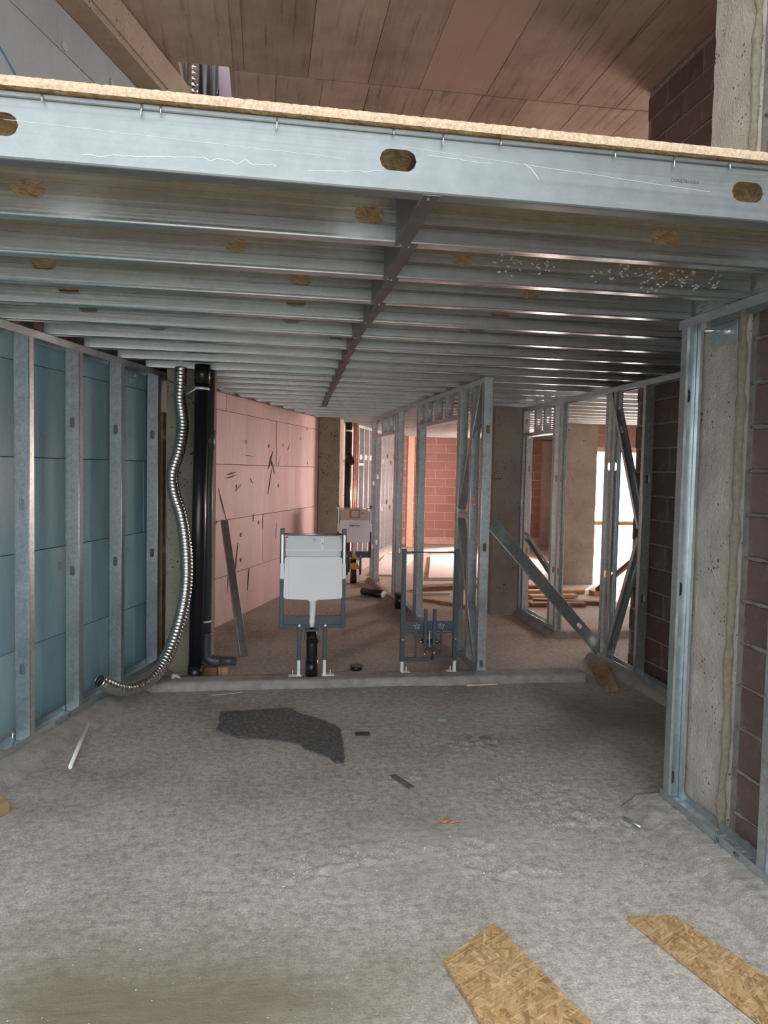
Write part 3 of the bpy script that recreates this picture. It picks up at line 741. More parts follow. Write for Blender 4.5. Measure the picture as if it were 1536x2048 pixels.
# left frame in front of the blue boards
ZC = .062
lf = empty('stud_frame', (xF(4.5), 4.5, ZC), 'galvanised stud frame in front of the blue insulation boards', 'stud frame', 'metal stud frames')
def lfp(y, off, z): p = V((xF(y), y, 0))-FN*off; p.z = z; return p
WS = .092
track(lf, lfp(2.7, WS/2, ZC), lfp(6.9, WS/2, ZC), FN, (0, 0, 1), WS+.003, .04, 'bottom_track')
track(lf, lfp(2.7, WS/2, ZJ-.002), lfp(6.9, WS/2, ZJ-.002), FN, (0, 0, -1), WS+.003, .045, 'top_track')
for y, fz in ((3.42, .41), (3.97, .80), (4.53, .41), (5.06, .90), (5.63, .89), (6.24, .885)):
    stud(lf, lfp(y, WS/2, ZC+.003), lfp(y, WS/2, ZJ-.005), FN, FD, WS, .045, .010, fz)
stud(lf, lfp(6.66, WS/2, ZC+.003), lfp(6.66, WS/2, ZJ-.005), FN, -FD, WS, .045, .010, .885)
for s_, (y, st) in zip((1, -1), ((4.78, '33'), (4.92, '45Y'))):
    p = lfp(y, -.0035, ZC+.012); text('track_mark', st, .022, p, FD, (0, 0, 1), ink, lf, .0005)
for y in (4.42, 5.42): 
    mb = MB(); p = lfp(y, .035, ZC); mb.tube([p, p+V((0, 0, .10))], .004, 8); mb.build('threaded_rod', chrome, lf)

# near right frame
rf = empty('stud_frame', (1.99, 2.7, ZC), 'near right stud frame standing in front of the pale column', 'stud frame', 'metal stud frames')
XR = 1.992; WR = .085
track(rf, (XR, 1.2, ZC), (XR, 3.46, ZC), (1, 0, 0), (0, 0, 1), WR, .04, 'bottom_track')
track(rf, (XR, 1.2, ZJ-.002), (XR, 3.46, ZJ-.002), (1, 0, 0), (0, 0, -1), WR, .045, 'top_track')
stud(rf, (XR, 3.44, ZC+.003), (XR, 3.44, ZJ-.005), (1, 0, 0), (0, -1, 0), WR-.003, .052, .013, .10, mat=galv)
stud(rf, (XR, 2.66, ZC+.003), (XR, 2.66, ZJ-.005), (1, 0, 0), (0, 1, 0), WR-.003, .052, .013, .12)
stud(rf, (XR, 1.95, ZC+.003), (XR, 1.95, ZJ-.005), (1, 0, 0), (0, 1, 0), WR-.003, .052, .013, .12)
for y, st in ((2.985, '33'), (2.86, '45Y')):
    text('track_mark', st, .026, V((XR-WR/2-.0012, y, ZC+.010)), (0, -1, 0), (0, 0, 1), ink, rf, .0006)
# angle bracket with anchor bolt on the column
ab = empty('anchor_bracket', (2.03, 3.24, 2.25), 'small galvanised plate with an anchor bolt near the top of the pale column', 'bracket')
mb = MB(); mb.box(2.037, 2.042, 3.13, 3.33, 2.235, 2.334); mb.build('plate', galv, ab, bevel=.001)
mb = MB(); mb.tube([(2.04, 3.21, 2.295), (1.93, 3.215, 2.292)], .006, 10); mb.tube([(2.037, 3.21, 2.295), (2.020, 3.21, 2.295)], .012, 6, True, False); mb.tube([(2.038, 3.21, 2.295), (2.033, 3.21, 2.295)], .018, 16, True, False); mb.build('bolt', chrome, ab)

# middle partition
def px(y): return 1.72-.027*(y-5.85)
QD = V((-.027, 1, 0)).normalized(); QX = V((1, .027, 0)).normalized()
def pp(y, z, dx=0.0): return V((px(y)+dx, y, z))
pt = empty('stud_frame', pp(8.4, ZC), 'long middle partition frame with two doorways', 'stud frame', 'metal stud frames')
for y0, y1 in ((5.845, 6.58), (8.0, 9.50), (10.72, 11.2)): track(pt, pp(y0, ZC), pp(y1, ZC), QX, (0, 0, 1), .078, .04, 'bottom_track')
track(pt, pp(5.845, ZJ-.002), pp(11.2, ZJ-.002), QX, (0, 0, -1), .078, .045, 'top_track')
def ps(y, z0=ZC+.003, z1=ZJ-.005, first=.05, dr=1): return stud(pt, pp(y, z0), pp(y, z1), QX, QD*dr, .075, .045, .009, first)
ps(5.848, first=.052); ps(6.16, first=.40); ps(6.52, first=.42); ps(6.60, first=.42, dr=-1)
ZL = 2.095
ps(8.07, ZC+.003, ZL-.002, .95); ps(8.17, first=.3)
ps(9.22, first=.6); ps(9.40, first=.95); ps(10.80, ZC+.003, ZL-.002, .55); ps(11.12, first=.45)
for y0, y1 in ((6.58, 8.16), (9.40, 11.10)): track(pt, pp(y0, ZL), pp(y1, ZL), QX, (0, 0, 1), .078, .04, 'lintel_track')
for y in (7.0, 7.38, 7.80, 9.85, 10.30): ps(y, ZL+.004, ZJ-.005, .15)
def brace(parent, a, bb, xdir, ydir, W=.075, D=.04, holes=(), name='brace', mat=None):
    mb = MB(); mb.cprof(a, bb, xdir, ydir, W, D, .008, holes, .003); return mb.build(name, mat or galv_stud, parent, solid=.0013)
brace(pt, pp(5.92, ZJ-.04, -.002), pp(6.50, 1.32, -.002), QX, (0, 1, .3), .07, .03, [(.45, .068, .032)])
brace(pt, pp(6.50, 1.24, -.002), pp(5.93, .11, -.002), QX, (0, 1, -.3), .07, .03)
brace(pt, pp(6.17, 1.29, 0), pp(6.53, 1.29, 0), QX, (0, 0, -1), .07, .04, (), 'noggin')

# right frame along the shadowed wall, open middle, door frame by the grey column
rg = empty('stud_frame', (2.93, 6.2, ZC), 'right stud frame with crossed braces and a door frame beside the grey column', 'stud frame', 'metal stud frames')
XG = 2.93
def gp(y, z, dx=0.0): return V((XG+dx, y, z))
track(rg, gp(3.6, ZC-.006), gp(6.40, ZC-.006), (1, 0, 0), (0, 0, 1), .078, .04, 'bottom_track')
track(rg, gp(7.30, ZC), gp(8.48, ZC), (1, 0, 0), (0, 0, 1), .078, .04, 'bottom_track')
track(rg, gp(3.6, ZJ-.002), gp(8.48, ZJ-.002), (1, 0, 0), (0, 0, -1), .078, .045, 'top_track')
def gs(y, z0=ZC, z1=ZJ-.005, first=.5, dr=1, W=.075): return stud(rg, gp(y, z0), gp(y, z1), (1, 0, 0), (0, dr, 0), W, .045, .009, first)
gs(6.25, first=.72, W=.06); gs(6.15, first=.72, dr=-1, W=.06); gs(5.58, first=.62); gs(4.9, first=.3); gs(4.2, first=.3)
gs(8.42, first=.3); gs(8.30, ZC, 2.045, .7); gs(7.46, first=.6); gs(7.34, first=.6, dr=-1)
track(rg, gp(7.46, 2.05), gp(8.42, 2.05), (1, 0, 0), (0, 0, 1), .078, .04, 'lintel_track')
for y in (7.75, 8.02): gs(y, 2.054, ZJ-.005, .15)
brace(rg, gp(6.22, ZJ-.05), gp(5.66, 1.22), (1, 0, 0), (0, -1, .4), .072, .035, [(.35, .068, .032)])
brace(rg, gp(5.66, 1.16), gp(6.18, .08), (1, 0, 0), (0, -1, -.4), .072, .045)
brace(rg, gp(8.28, .94), gp(7.48, .62), (0, .3, -1), (-1, 0, 0), .075, .03, [(.55, .068, .032)])

# loose diagonal brace
db = empty('diagonal_brace', (2.4, 6.1, .06), 'long slotted steel channel leaning diagonally from the partition end to the right frame', 'brace')
a = V((1.775, 5.835, 1.235)); bb = V((2.955, 6.30, .075)); L = (bb-a).length
mb = MB(); mb.cprof(a, bb, (.75, 0, .66), (0, 1, 0), .098, .04, .008, [(.22, .068, .032), (L-.40, .068, .032)], .003); mb.build('channel', galv_stud, db, solid=.0014)

# far left row of studs
fl = empty('stud_frame', (2.1, 14.4, .07), 'far row of tightly spaced studs left of the partition, glowing pink', 'stud frame', 'metal stud frames')
F0 = V((1.51, 12.6, 0)); FDd = V((.327, .945, 0)).normalized(); FNn = V((.945, -.327, 0)).normalized()
def fp(s, z, off=0.0): p = F0+FDd*s-FNn*off; p.z = z; return p
track(fl, fp(0, .072, .04), fp(4.3, .072, .04), FNn, (0, 0, 1), .095, .04, 'bottom_track'); track(fl, fp(0, ZJ-.002, .04), fp(4.3, ZJ-.002, .04), FNn, (0, 0, -1), .095, .05, 'top_track')
for i in range(11): stud(fl, fp(.03+.42*i, .075, .04), fp(.03+.42*i, ZJ-.005, .04), FNn, FDd, .092, .045, .01, .85 if i < 4 else (.8+.12*(i % 2)), hl=.09, hw=.045)
brace(fl, fp(.03, 1.75, .04), fp(.45, 1.75, .04), FNn, (0, 0, -1), .09, .04, (), 'noggin')

mb = MB(); mb.obox(onB(1.70, 1.06, .022), BD*.03, BN*.018, V((0, 0, 1.02))); tag(mb.build('timber_batten', timber), 'narrow upright wooden batten between the last two studs of the blue-board frame', 'batten')
# leaning steel profile
o_ = empty('leaning_profile', (-.164, 6.755, 0), 'loose galvanised channel leaning against the pink boards', 'steel channel')
mb = MB(); mb.cprof((-.155, 6.70, .004), (-.40, 7.97, 1.10), (.9, .3, 0), (-.2, 1, -.5), .07, .035, 0, (), .003); mb.build('channel', galv_stud, o_, solid=.0014)

# ================================================================== PIPES AND DUCTS
def smooth_path(pts, n):
    P = [V(p) for p in pts]; out = []
    for i in range(len(P)-1):
        p0 = P[max(i-1, 0)]; p1 = P[i]; p2 = P[i+1]; p3 = P[min(i+2, len(P)-1)]
        k = max(2, int((p2-p1).length/n))
        for j in range(k):
            t_ = j/k
            out.append(.5*((2*p1)+(p2-p0)*t_+(2*p0-5*p1+4*p2-p3)*t_**2+(3*p1-p0-3*p2+p3)*t_**3))
    out.append(P[-1]); return out
def corrugated(pts, r, name, mat, pitch=.026, amp=.0042, n=18, parent=None):
    P = smooth_path(pts, .0045); rr = []; s = 0
    for i, p in enumerate(P):
        if i: s += (p-P[i-1]).length
        rr.append(r-amp*max(0, math.cos(2*math.pi*s/pitch))**6*1.6)
    mb = MB(); mb.tube(P, rr, n, False); return mb.build(name, mat, parent, solid=.0012)
dpts = [(-.627, 5.95, 2.375), (-.630, 5.95, 2.25), (-.633, 5.95, 2.132), (-.612, 5.95, 1.946), (-.634, 5.92, 1.758), (-.678, 5.90, 1.59), (-.664, 5.88, 1.442), (-.611, 5.86, 1.276), (-.578, 5.84, 1.092), (-.564, 5.82, .908), (-.568, 5.80, .725),
        (-.595, 5.76, .546), (-.645, 5.68, .355), (-.715, 5.575, .205), (-.80, 5.45, .135), (-.895, 5.325, .125), (-.972, 5.225, .170), (-1.045, 5.15, .235)]
o = corrugated(dpts, .046, 'flexible_duct', duct_m); tag(o, 'shiny corrugated aluminium duct snaking down beside the blue boards', 'duct')
o = corrugated([(-.628, 6.72, ZT+.03), (-.628, 6.72, 3.6), (-.628, 6.72, 4.4), (-.628, 6.72, 5.45)], .048, 'flexible_duct', duct_m, pitch=.05)
tag(o, 'shiny corrugated duct rising through the hole in the slab', 'duct')
def pipe(path, r, name, mat, parent=None, sockets=(), n=22):
    mb = MB(); mb.tube(path, r, n); o = mb.build(name, mat, parent)
    return o
bp = empty('soil_pipe', (-.495, 5.96, .0), 'tall black soil pipe standing by the left concrete column', 'pipe')
pipe([(-.508, 5.96, .0), (-.472, 5.96, 2.383)], .052, 'pipe', blackp, bp); pipe([(-.474, 5.96, 2.26), (-.471, 5.96, 2.40)], .058, 'socket', blackp, bp); pipe([(-.509, 5.96, .0), (-.507, 5.96, .12)], .056, 'socket', blackp, bp)
mb = MB(); mb.tube([(-.475, 5.96, 2.212), (-.4745, 5.96, 2.232)], .055, 22, False); mb.build('pipe_clamp', whitezinc, bp, solid=.002)
mb = MB(); mb.tube([(-.52, 5.93, 2.215), (-.585, 5.97, 2.18)], .006, 8); mb.build('clamp_bolt', whitezinc, bp)
mb = MB(); mb.tube(smooth_path([(-.80, 6.1, 2.33), (-.70, 6.06, 2.27), (-.62, 6.10, 2.23), (-.58, 6.08, 2.16), (-.56, 6.05, 2.17), (-.552, 6.04, 2.215)], .02), .003, 6); tag(mb.build('cable', cable), 'thin black cable hanging between the duct and the black pipe', 'cable')
bp2 = empty('soil_pipe', (-.50, 6.62, 4.2), 'black pipe passing through the hole in the slab', 'pipe')
pipe([(-.545, 6.86, ZT+.03), (-.545, 6.86, 5.45)], .045, 'pipe', blackp, bp2); pipe([(-.475, 6.98, ZT+.03), (-.475, 6.98, 5.45)], .032, 'branch_pipe', greyp, bp2)
mb = MB(); mb.tube(smooth_path([(-.575, 6.80, 4.62), (-.545, 6.78, 4.64), (-.505, 6.80, 4.60)], .01), .010, 8); mb.build('cable_clip', whitezinc, bp2)
mb = MB()
for i in range(14): 
    c = V((-.578+random.uniform(-.012, .012), 6.74+random.uniform(-.02, .02), 4.48+i*.009)); r_ = .022-.0008*i
    mb.tube([c-V((0, 0, r_)), c-V((0, 0, r_*.5)), c+V((0, 0, r_*.5)), c+V((0, 0, r_))], [r_*.3, r_, r_, r_*.3], 9)
mb.build('foam_seal', foam, bp2)
gp_ = empty('drain_pipe', (-.44, 6.14, .10), 'dark grey drain pipe with an elbow resting on wood blocks', 'pipe')
pipe([(-.424, 6.14, ZJ+.05), (-.441, 6.14, .19)], .034, 'pipe', greyp, gp_)
mb = MB(); mb.tube(smooth_path([(-.441, 6.14, .33), (-.441, 6.14, .20), (-.430, 6.138, .135), (-.385, 6.135, .108), (-.33, 6.13, .108)], .012), .041, 20); mb.build('elbow', greyp, gp_)
pipe([(-.345, 6.13, .108), (-.205, 6.10, .110)], .036, 'outlet', greyp, gp_)
for z, nm in ((.415, 'pipe_clamp'), (1.83, 'pipe_clamp')):
    mb = MB(); mb.tube([(-.439, 6.14, z), (-.439, 6.14, z+.016)], .0365, 20, False); mb.build(nm, whitezinc, gp_, solid=.002)
mb = MB(); mb.tube([(-.427, 6.14, 1.77), (-.427, 6.14, 1.92)], .040, 20); mb.build('socket', greyp, gp_)
for (x0, x1, lab) in ((-.452, -.352, 'darker wood block under the grey elbow, against the black pipe'), (-.342, -.268, 'paler wood block under the free end of the grey elbow')):
    mb = MB(); mb.box(x0, x1, 6.08, 6.18, 0, .066); o = mb.build('wood_block', timber_dark if x0 < -.4 else timber, bevel=.003); tag(o, lab, 'wood block', 'wood blocks under the elbow')
# far soil pipe
bp3 = empty('soil_pipe', (1.31, 12.2, 0), 'far black soil pipe with a side branch beside the pitted column', 'pipe')
pipe([(1.31, 12.2, 0), (1.31, 12.2, ZJ)], .055, 'pipe', blackp, bp3); pipe([(1.31, 12.2, 1.86), (1.335, 12.02, 1.76)], .058, 'branch', blackp, bp3)
mb = MB(); mb.tube([(1.31, 12.2, 2.24), (1.31, 12.2, 2.265)], .058, 20, False); mb.build('pipe_clamp', whitezinc, bp3, solid=.002)
cop = plain('copper_glow_bar', (.62, .30, .20), .35, .6)  # copper-coloured bars put in for the pinkish glow on metal edges
for i, (x, y) in enumerate(((1.215, 12.3), (1.405, 12.25), (1.44, 12.3))):
    mb = MB(); mb.tube([(x, y, 0), (x, y, ZJ)], .016, 10); o = mb.build('copper_glow_bar', cop); tag(o, ('thin copper-coloured bar for the glow between the pitted column and the far black pipe', 'left one of two thin copper-coloured glow bars right of the far black pipe', 'right one of two thin copper-coloured glow bars right of the far black pipe')[i], 'pipe', 'far copper glow bars')
mb = MB(); mb.box(1.13, 1.19, 12.0, 12.3, 0, ZJ); o = mb.build('pink_board_strip', xps_pink); tag(o, 'narrow pink insulation strip at the right edge of the pitted column', 'board')
# loose black pipe and stubs
lp = empty('pipe_offcut', (1.40, 9.80, .0), 'short black pipe with a white end lying on the floor behind the cistern', 'pipe')
pipe([(1.29, 9.95, .05), (1.52, 9.66, .05)], .048, 'pipe', blackp, lp); pipe([(1.516, 9.664, .05), (1.526, 9.652, .05)], .047, 'end_cap', whitep, lp)
st = empty('pipe_stub', (.763, 6.2, 0), 'black capped pipe stub in the floor just behind the curb', 'pipe'); pipe([(.763, 6.2, 0), (.763, 6.2, .03)], .05, 'pipe', blackp, st); pipe([(.763, 6.2, .028), (.763, 6.2, .036)], .055, 'rim', greyp, st)
bk = empty('pipe_stub', (1.545, 8.62, 0), 'black bucket-like pipe stub at the foot of the partition', 'pipe'); pipe([(1.545, 8.62, .06), (1.545, 8.62, .23)], .055, 'pipe', blackp, bk); pipe([(1.545, 8.62, .215), (1.545, 8.62, .24)], .061, 'rim', greyp, bk)

# ================================================================== SANITARY FRAMES
def cistern_frame(cx, cy, zb, label, rich=False, rot=0.0, w=.50):
    e = empty('cistern_frame', (cx, cy, zb), label, 'cistern frame', 'toilet installation frames')
    def B(name, x0, x1, y0, y1, z0, z1, mat, par=None, bev=.0):
        mb = MB(); mb.box(cx+x0, cx+x1, cy+y0, cy+y1, zb+z0, zb+z1); return mb.build(name, mat, par or e, bevel=bev, bseg=2 if bev > .005 else 1)
    h = w/2
    for s in (-1, 1):
        x = s*(h-.016); u = B('upright', x-.016, x+.016, -.02, .02, .365, 1.125, anthra, None, .003)
        B('galvanised_insert', x-.008, x+.008, -.0225, -.019, .86, 1.08, whitezinc, u)
        B('clamp_plate', x-.015, x+.015, -.028, -.02, .745, .865, whitep, u, .003)
        lx = s*.098; lg = B('leg', lx-.015, lx+.015, -.018, .012, .12, .39, anthra, None, .002)
        B('foot_tube', lx-.011, lx+.011, -.014, .010, .0, .15, whitezinc, lg, .001)
        B('foot_plate', lx-.02 if s > 0 else lx-.075, lx+.075 if s > 0 else lx+.02, -.03, .02, .0, .006, whitezinc, lg)
        mb = MB(); mb.tube([(cx+lx+s*.045, cy-.01, zb), (cx+lx+s*.045, cy-.01, zb+.045)], .004, 8); mb.build('anchor_bolt', whitezinc, lg)
        mb = MB(); mb.tube([(cx+lx, cy-.03, zb+.39), (cx+lx, cy-.012, zb+.39)], .009, 10, True, False); mb.build('bolt', whitezinc, lg)
    B('mounting_plate', -h+.03, h-.03, -.012, .0, .39, .462, anthra, None, .002); B('lower_rail', -h+.03, h-.03, -.022, .012, .372, .394, anthra, None, .002)
    mb = MB(); mb.tube([(cx-h+.03, cy, zb+1.085), (cx+h-.03, cy, zb+1.085)], .006, 10); mb.build('top_rod', chrome, e)
    # cistern
    lo = MB(); q = [(-.222, .60), (-.03, .588), (.03, .588), (.222, .60), (.216, .915), (-.216, .915)]
    lo.prism(q, cy-.055, cy+.07, lambda p, hh: (cx+p[0], hh, zb+p[1])); body = lo.build('cistern', whitep, e, bevel=.008, bseg=2)
    B('upper_panel', -.207, .207, -.045, .062, .905, 1.072, pearl if rich else greyplast, body, .014)
    if not rich:
        B('rib', -.213, .213, -.0495, -.043, .964, .972, whitep, body); B('rib', -.186, -.183, -.0585, -.045, .606, .970, greyplast, body); B('rib', .183, .186, -.0585, -.045, .606, .970, greyplast, body)
        mb = MB(); mb.tube([(cx+.002, cy-.046, zb+1.045), (cx+.002, cy-.0485, zb+1.045)], .014, 20, True, False); mb.build('round_mark', pearl, body)
        B('valve_window', .052, .078, -.050, -.044, 1.005, 1.06, whitep, body, .002); B('valve_dot', .061, .069, -.052, -.048, 1.012, 1.020, ink, body); B('valve_stem', .058, .072, -.049, -.044, .975, 1.006, whitep, body)
        B('latch', -.135, -.10, -.0475, -.043, .925, .937, greyplast, body)
    B('outlet_collar', -.035, .035, -.03, .03, .575, .60, whitep, body, .006)
    mb = MB(); mb.tube([(cx+.002, cy, zb+.585), (cx, cy, zb+.45), (cx-.002, cy-.012, zb+.41), (cx-.004, cy-.02, zb+.375)], [.023, .022, .022, .012], 16); mb.build('flush_pipe', whitep, e)
    # soil elbow
    mb = MB(); mb.tube(smooth_path([(cx, cy+.10, zb+.30), (cx, cy+.045, zb+.325), (cx, cy+.0, zb+.305), (cx, cy-.012, zb+.24), (cx, cy-.012, zb+.11)], .012), .042, 18); el = mb.build('soil_elbow', blackp, e)
    mb = MB(); mb.tube([(cx, cy-.012, zb+.0), (cx, cy-.012, zb+.12)], .048, 18); mb.build('socket', blackp, el)
    mb = MB(); mb.tube([(cx, cy-.065, zb+.275), (cx, cy-.05, zb+.285)], .046, 18); mb.build('elbow_mouth', blackp, el)
    B('elbow_bracket', -.055, .055, -.035, .03, .345, .358, anthra, el); 
    for s in (-1, 1):
        mb = MB(); mb.bar((cx+s*.052, cy-.02, zb+.35), (cx+s*.062, cy-.02, zb+.245), .006, .02); mb.build('bracket_strap', anthra, el)
    if rich:
        B('card_frame', -.075, .075, -.052, -.044, .945, 1.070, orange, body); B('card_window', -.048, .048, -.054, -.050, .962, 1.050, paper, body)
        text('brand_print', 'Smart Line', .034, V((cx-.078, cy-.0565, zb+.828)), (1, 0, 0), (0, 0, 1), ink, body, .0012)
        B('print_line', .09, .14, -.0465, -.0445, 1.012, 1.020, ink, body); B('side_clip', -.262, -.215, -.04, -.02, 1.075, 1.1, whitep, e)
        for z, r in ((.40, .034), (.255, .052)):
            mb = MB(); mb.tube([(cx, cy-.07, zb+z), (cx, cy-.085, zb+z)], r, 20, True, False); mb.build('protective_cap', amber, el)
    return e
cistern_frame(.372, 5.83, .06, 'white concealed cistern in a dark frame standing on the curb in front')
cistern_frame(1.285, 11.0, .0, 'far cistern frame with an orange card and amber pipe caps', True)

def bidet():
    cy, zb = 5.875, .06; cx = 1.294
    e = empty('bidet_frame', (cx, cy, zb), 'dark empty bidet mounting frame standing on the curb', 'bidet frame')
    def B(name, x0, x1, y0, y1, z0, z1, mat, par=None, bev=.0015):
        mb = MB(); mb.box(cx+x0, cx+x1, cy+y0, cy+y1, zb+z0, zb+z1); return mb.build(name, mat, par or e, bevel=bev)
    for s in (-1, 1):
        x = s*.212; u = B('upright', x-.017, x+.017, -.02, .015, .085, .97, anthra); B('foot_tube', x-.011, x+.011, -.015, .010, 0, .1, whitezinc, u)
        fx = x-s*.035; B('foot_plate', min(fx-s*.03, x+s*.01), max(fx-s*.03, x+s*.01), -.03, .02, 0, .005, whitezinc, u)
        mb = MB(); mb.tube([(cx+fx, cy-.01, zb), (cx+fx, cy-.01, zb+.045)], .004, 8); mb.build('anchor_bolt', whitezinc, u)
        mb = MB(); mb.tube([(cx+x, cy-.024, zb+.26), (cx+x, cy-.02, zb+.26)], .005, 8, True, False); mb.build('bolt', whitezinc, u)
        B('thin_bar', s*.103-.007, s*.103+.007, -.002, .01, .105, .35, anthra)
        sl = B('tap_bar', s*.036-.013, s*.036+.013, -.045, -.02, .215, .50, anthra)
        mb = MB(); mb.tube([(cx+s*.045, cy-.03, zb+.245), (cx+s*.085, cy-.03, zb+.245)], .007, 10); mb.build('brass_tap', brass, sl)
        mb = MB(); mb.tube([(cx+s*.010, cy-.015, zb+.245), (cx+s*.062, cy-.015, zb+.245)], .019, 14); mb.build('rubber_seal', blackp, sl)
        mb = MB()
        for i in range(11):
            a = i*2.4; r_ = .005+.0055*math.sqrt(i)
            c = V((cx+s*.098+r_*math.cos(a)*1.1-.002, cy-.016, zb+.365+r_*math.sin(a)))
            mb.tube([c, c-V((0, .001, 0))], .0032, 8, True, False)
        mb.build('perforation_disc', whitezinc, e)  # pale discs, their colour standing for bright floor seen through the holes
    mb = MB(); mb.tube([(cx-.212, cy, zb+.945), (cx+.212, cy, zb+.945)], .006, 10); mb.build('top_rod', anthra, e)
    B('mounting_plate', -.196, .196, -.015, -.005, .335, .402, anthra); B('plate_lip', -.196, .196, -.022, .012, .324, .336, anthra); B('back_rail', -.19, .19, -.0, .01, .302, .312, anthra)
    B('lower_rail', -.196, .196, -.016, .012, .088, .116, anthra)
    hk = empty('drain_clamp', (cx, cy-.03, zb+.1), 'black and red pipe clamp hanging on a rod in the bidet frame', 'clamp')
    mb = MB(); mb.tube([(cx, cy-.03, zb+.325), (cx, cy-.03, zb+.195)], .003, 8); mb.build('threaded_rod', whitezinc, hk)
    mb = MB(); mb.tube([(cx+.036*math.cos(a)-.002, cy-.03, zb+.155+.038*math.sin(a)) for a in [math.pi*i/14 for i in range(15)]], .007, 10); mb.build('clamp_arch', rustred, hk)
    mb = MB(); mb.bar((cx+.034, cy-.03, zb+.15), (cx+.020, cy-.034, zb+.10), .02, .012); mb.build('clamp_tail', blackp, hk)
    mb = MB(); mb.bar((cx-.038, cy-.03, zb+.158), (cx-.038, cy-.03, zb+.14), .007, .007); mb.bar((cx+.036, cy-.03, zb+.165), (cx+.036, cy-.03, zb+.15), .012, .012); mb.build('clamp_bolt', whitezinc, hk)
bidet()

# ================================================================== LOOSE THINGS ON THE FLOOR
def plank(name, pts, z0, th, mat, label, cat, group=None, tilt=None, edge=None):
    mb = MB(); f = (lambda p, h: (p[0], p[1], z0+h+(tilt(p) if tilt else 0)))
    mb.prism(pts, 0, th, f); o = mb.build(name, mat); tag(o, label, cat, group); return o
plank('osb_offcut', [(.607, 2.405), (.836, 2.590), (1.10, 1.62), (.75, 1.50)], .004, .018, osb, 'OSB offcut with a pointed corner lying at the bottom centre', 'board', 'OSB offcuts on the floor')
plank('osb_offcut', [(1.338, 2.57), (1.515, 2.555), (1.85, 1.55), (1.63, 1.47)], .004, .018, osb, 'long OSB strip lying beside the crumbly right edge', 'board', 'OSB offcuts on the floor')
plank('osb_offcut', [(2.66, 5.93), (2.81, 5.93), (2.675, 5.40), (2.56, 5.40)], .002, .018, osb_mat('osb_dull', .75), 'small tapered OSB piece propped at the foot of the braced right frame', 'board', 'OSB offcuts on the floor', tilt=lambda p: max(0, (p[1]-5.4)/.62)*.085)
plank('wood_scrap', [(-1.235, 3.86), (-1.165, 3.755), (-1.19, 3.69), (-1.30, 3.68), (-1.36, 3.80)], .002, .035, timber, 'broken wood scrap at the left edge of the floor', 'wood scrap')
felt = [(-.275, 5.152), (-.144, 5.162), (.03, 5.178), (.2, 5.197), (.235, 5.10), (.252, 5.064), (.33, 4.99), (.406, 4.897), (.47, 4.80), (.488, 4.745), (.484, 4.565), (.478, 4.38), (.463, 4.191), (.402, 4.197), (.373, 4.29), (.333, 4.325), (.29, 4.38), (.252, 4.42), (.227, 4.504), (.17, 4.54), (.11, 4.566), (-.038, 4.632), (-.10, 4.65), (-.159, 4.669), (-.28, 4.797), (-.265, 4.95)]
P_ = []
for i in range(len(felt)):
    a = V((*felt[i], 0)); c_ = V((*felt[(i+1) % len(felt)], 0))
    for j in range(5):
        q = a.lerp(c_, j/5); n_ = V((noise.noise(q*40), noise.noise(q*40+V((5, 0, 0))), 0))*.014; P_.append((q.x+n_.x, q.y+n_.y))
plank('felt_piece', P_, .003, .008, feltm, 'torn dark grey felt piece lying flat on the floor', 'felt')
def bit(name, a, bb, wd, th, mat, label, cat):
    a = V((*a, .004+th/2)); bb = V((*bb, .004+th/2)); mb = MB(); mb.bar(a, bb, wd, th, (-(bb-a).y, (bb-a).x, 0)); tag(mb.build(name, mat, bevel=.001), label, cat)
bit('rubber_strip', (.572, 4.643), (.661, 4.637), .055, .008, stripd, 'short dark strip lying right of the felt piece', 'strip')
bit('rubber_strip', (.695, 3.99), (.770, 3.815), .04, .006, plain('grey_strip', (.12, .12, .11), .85), 'slanted grey strip lying in the middle of the floor', 'strip')
bit('paper_scrap', (1.255, 4.56), (1.285, 4.43), .06, .003, plain('grey_paper', (.22, .21, .20), .9), 'flat grey paper scrap in front of the curb', 'scrap')
mb = MB(); mb.tube([(1.361, 4.50, .003), (1.361, 4.50, .009)], .04, 18, True, False); tag(mb.build('grey_cap', plain('dusty_cap', (.18, .18, .17), .9)), 'round dusty cap lying beside the grey paper scrap', 'cap')
mb = MB(); mb.tube([(1.14, 4.86, .006), (1.205, 4.85, .006)], .014, 8); tag(mb.build('blue_plug', plain('blue_grey_plug', (.22, .27, .28), .7)), 'small blue-grey plug on the floor before the curb', 'plug')
mb = MB(); mb.tube([(-1.012, 4.25, .014), (-1.045, 4.81, .060)], .011, 10); tag(mb.build('white_tube', plain('white_tube', (.85, .86, .85), .4, 0, .02)), 'thin white plastic tube lying near the left frame', 'tube')
mb = MB(); mb.bar((1.546, 5.635, .012), (1.79, 5.648, .012), .018, .012); tag(mb.build('timber_stick', plain('pale_stick', (.62, .50, .28), .8)), 'thin pale wooden stick at the foot of the curb', 'stick')
mb = MB(); mb.tube(smooth_path([(-.36, 5.55, .006), (-.28, 5.56, .006), (-.14, 5.60, .008)], .02), .003, 6); tag(mb.build('wire_piece', plain('pale_wire', (.55, .53, .50), .7)), 'bent pale wire piece in front of the curb on the left', 'wire')
mb = MB(); mb.tube([(1.705, 3.34, .022), (1.735, 3.235, .020)], .006, 8); tag(mb.build('steel_pin', galv), 'small steel pin by the broken right edge', 'pin')
mb = MB()
for i in range(9):
    c = V((.87+random.uniform(-.035, .035), 3.42+random.uniform(-.015, .015), .008)); mb.tube([c-V((.012, 0, 0)), c+V((.012, random.uniform(-.01, .01), .004))], .005, 6)
tag(mb.build('wood_chips', plain('orange_chips', (.48, .24, .12), .8)), 'small heap of orange wood chips in the middle of the floor', 'chips')
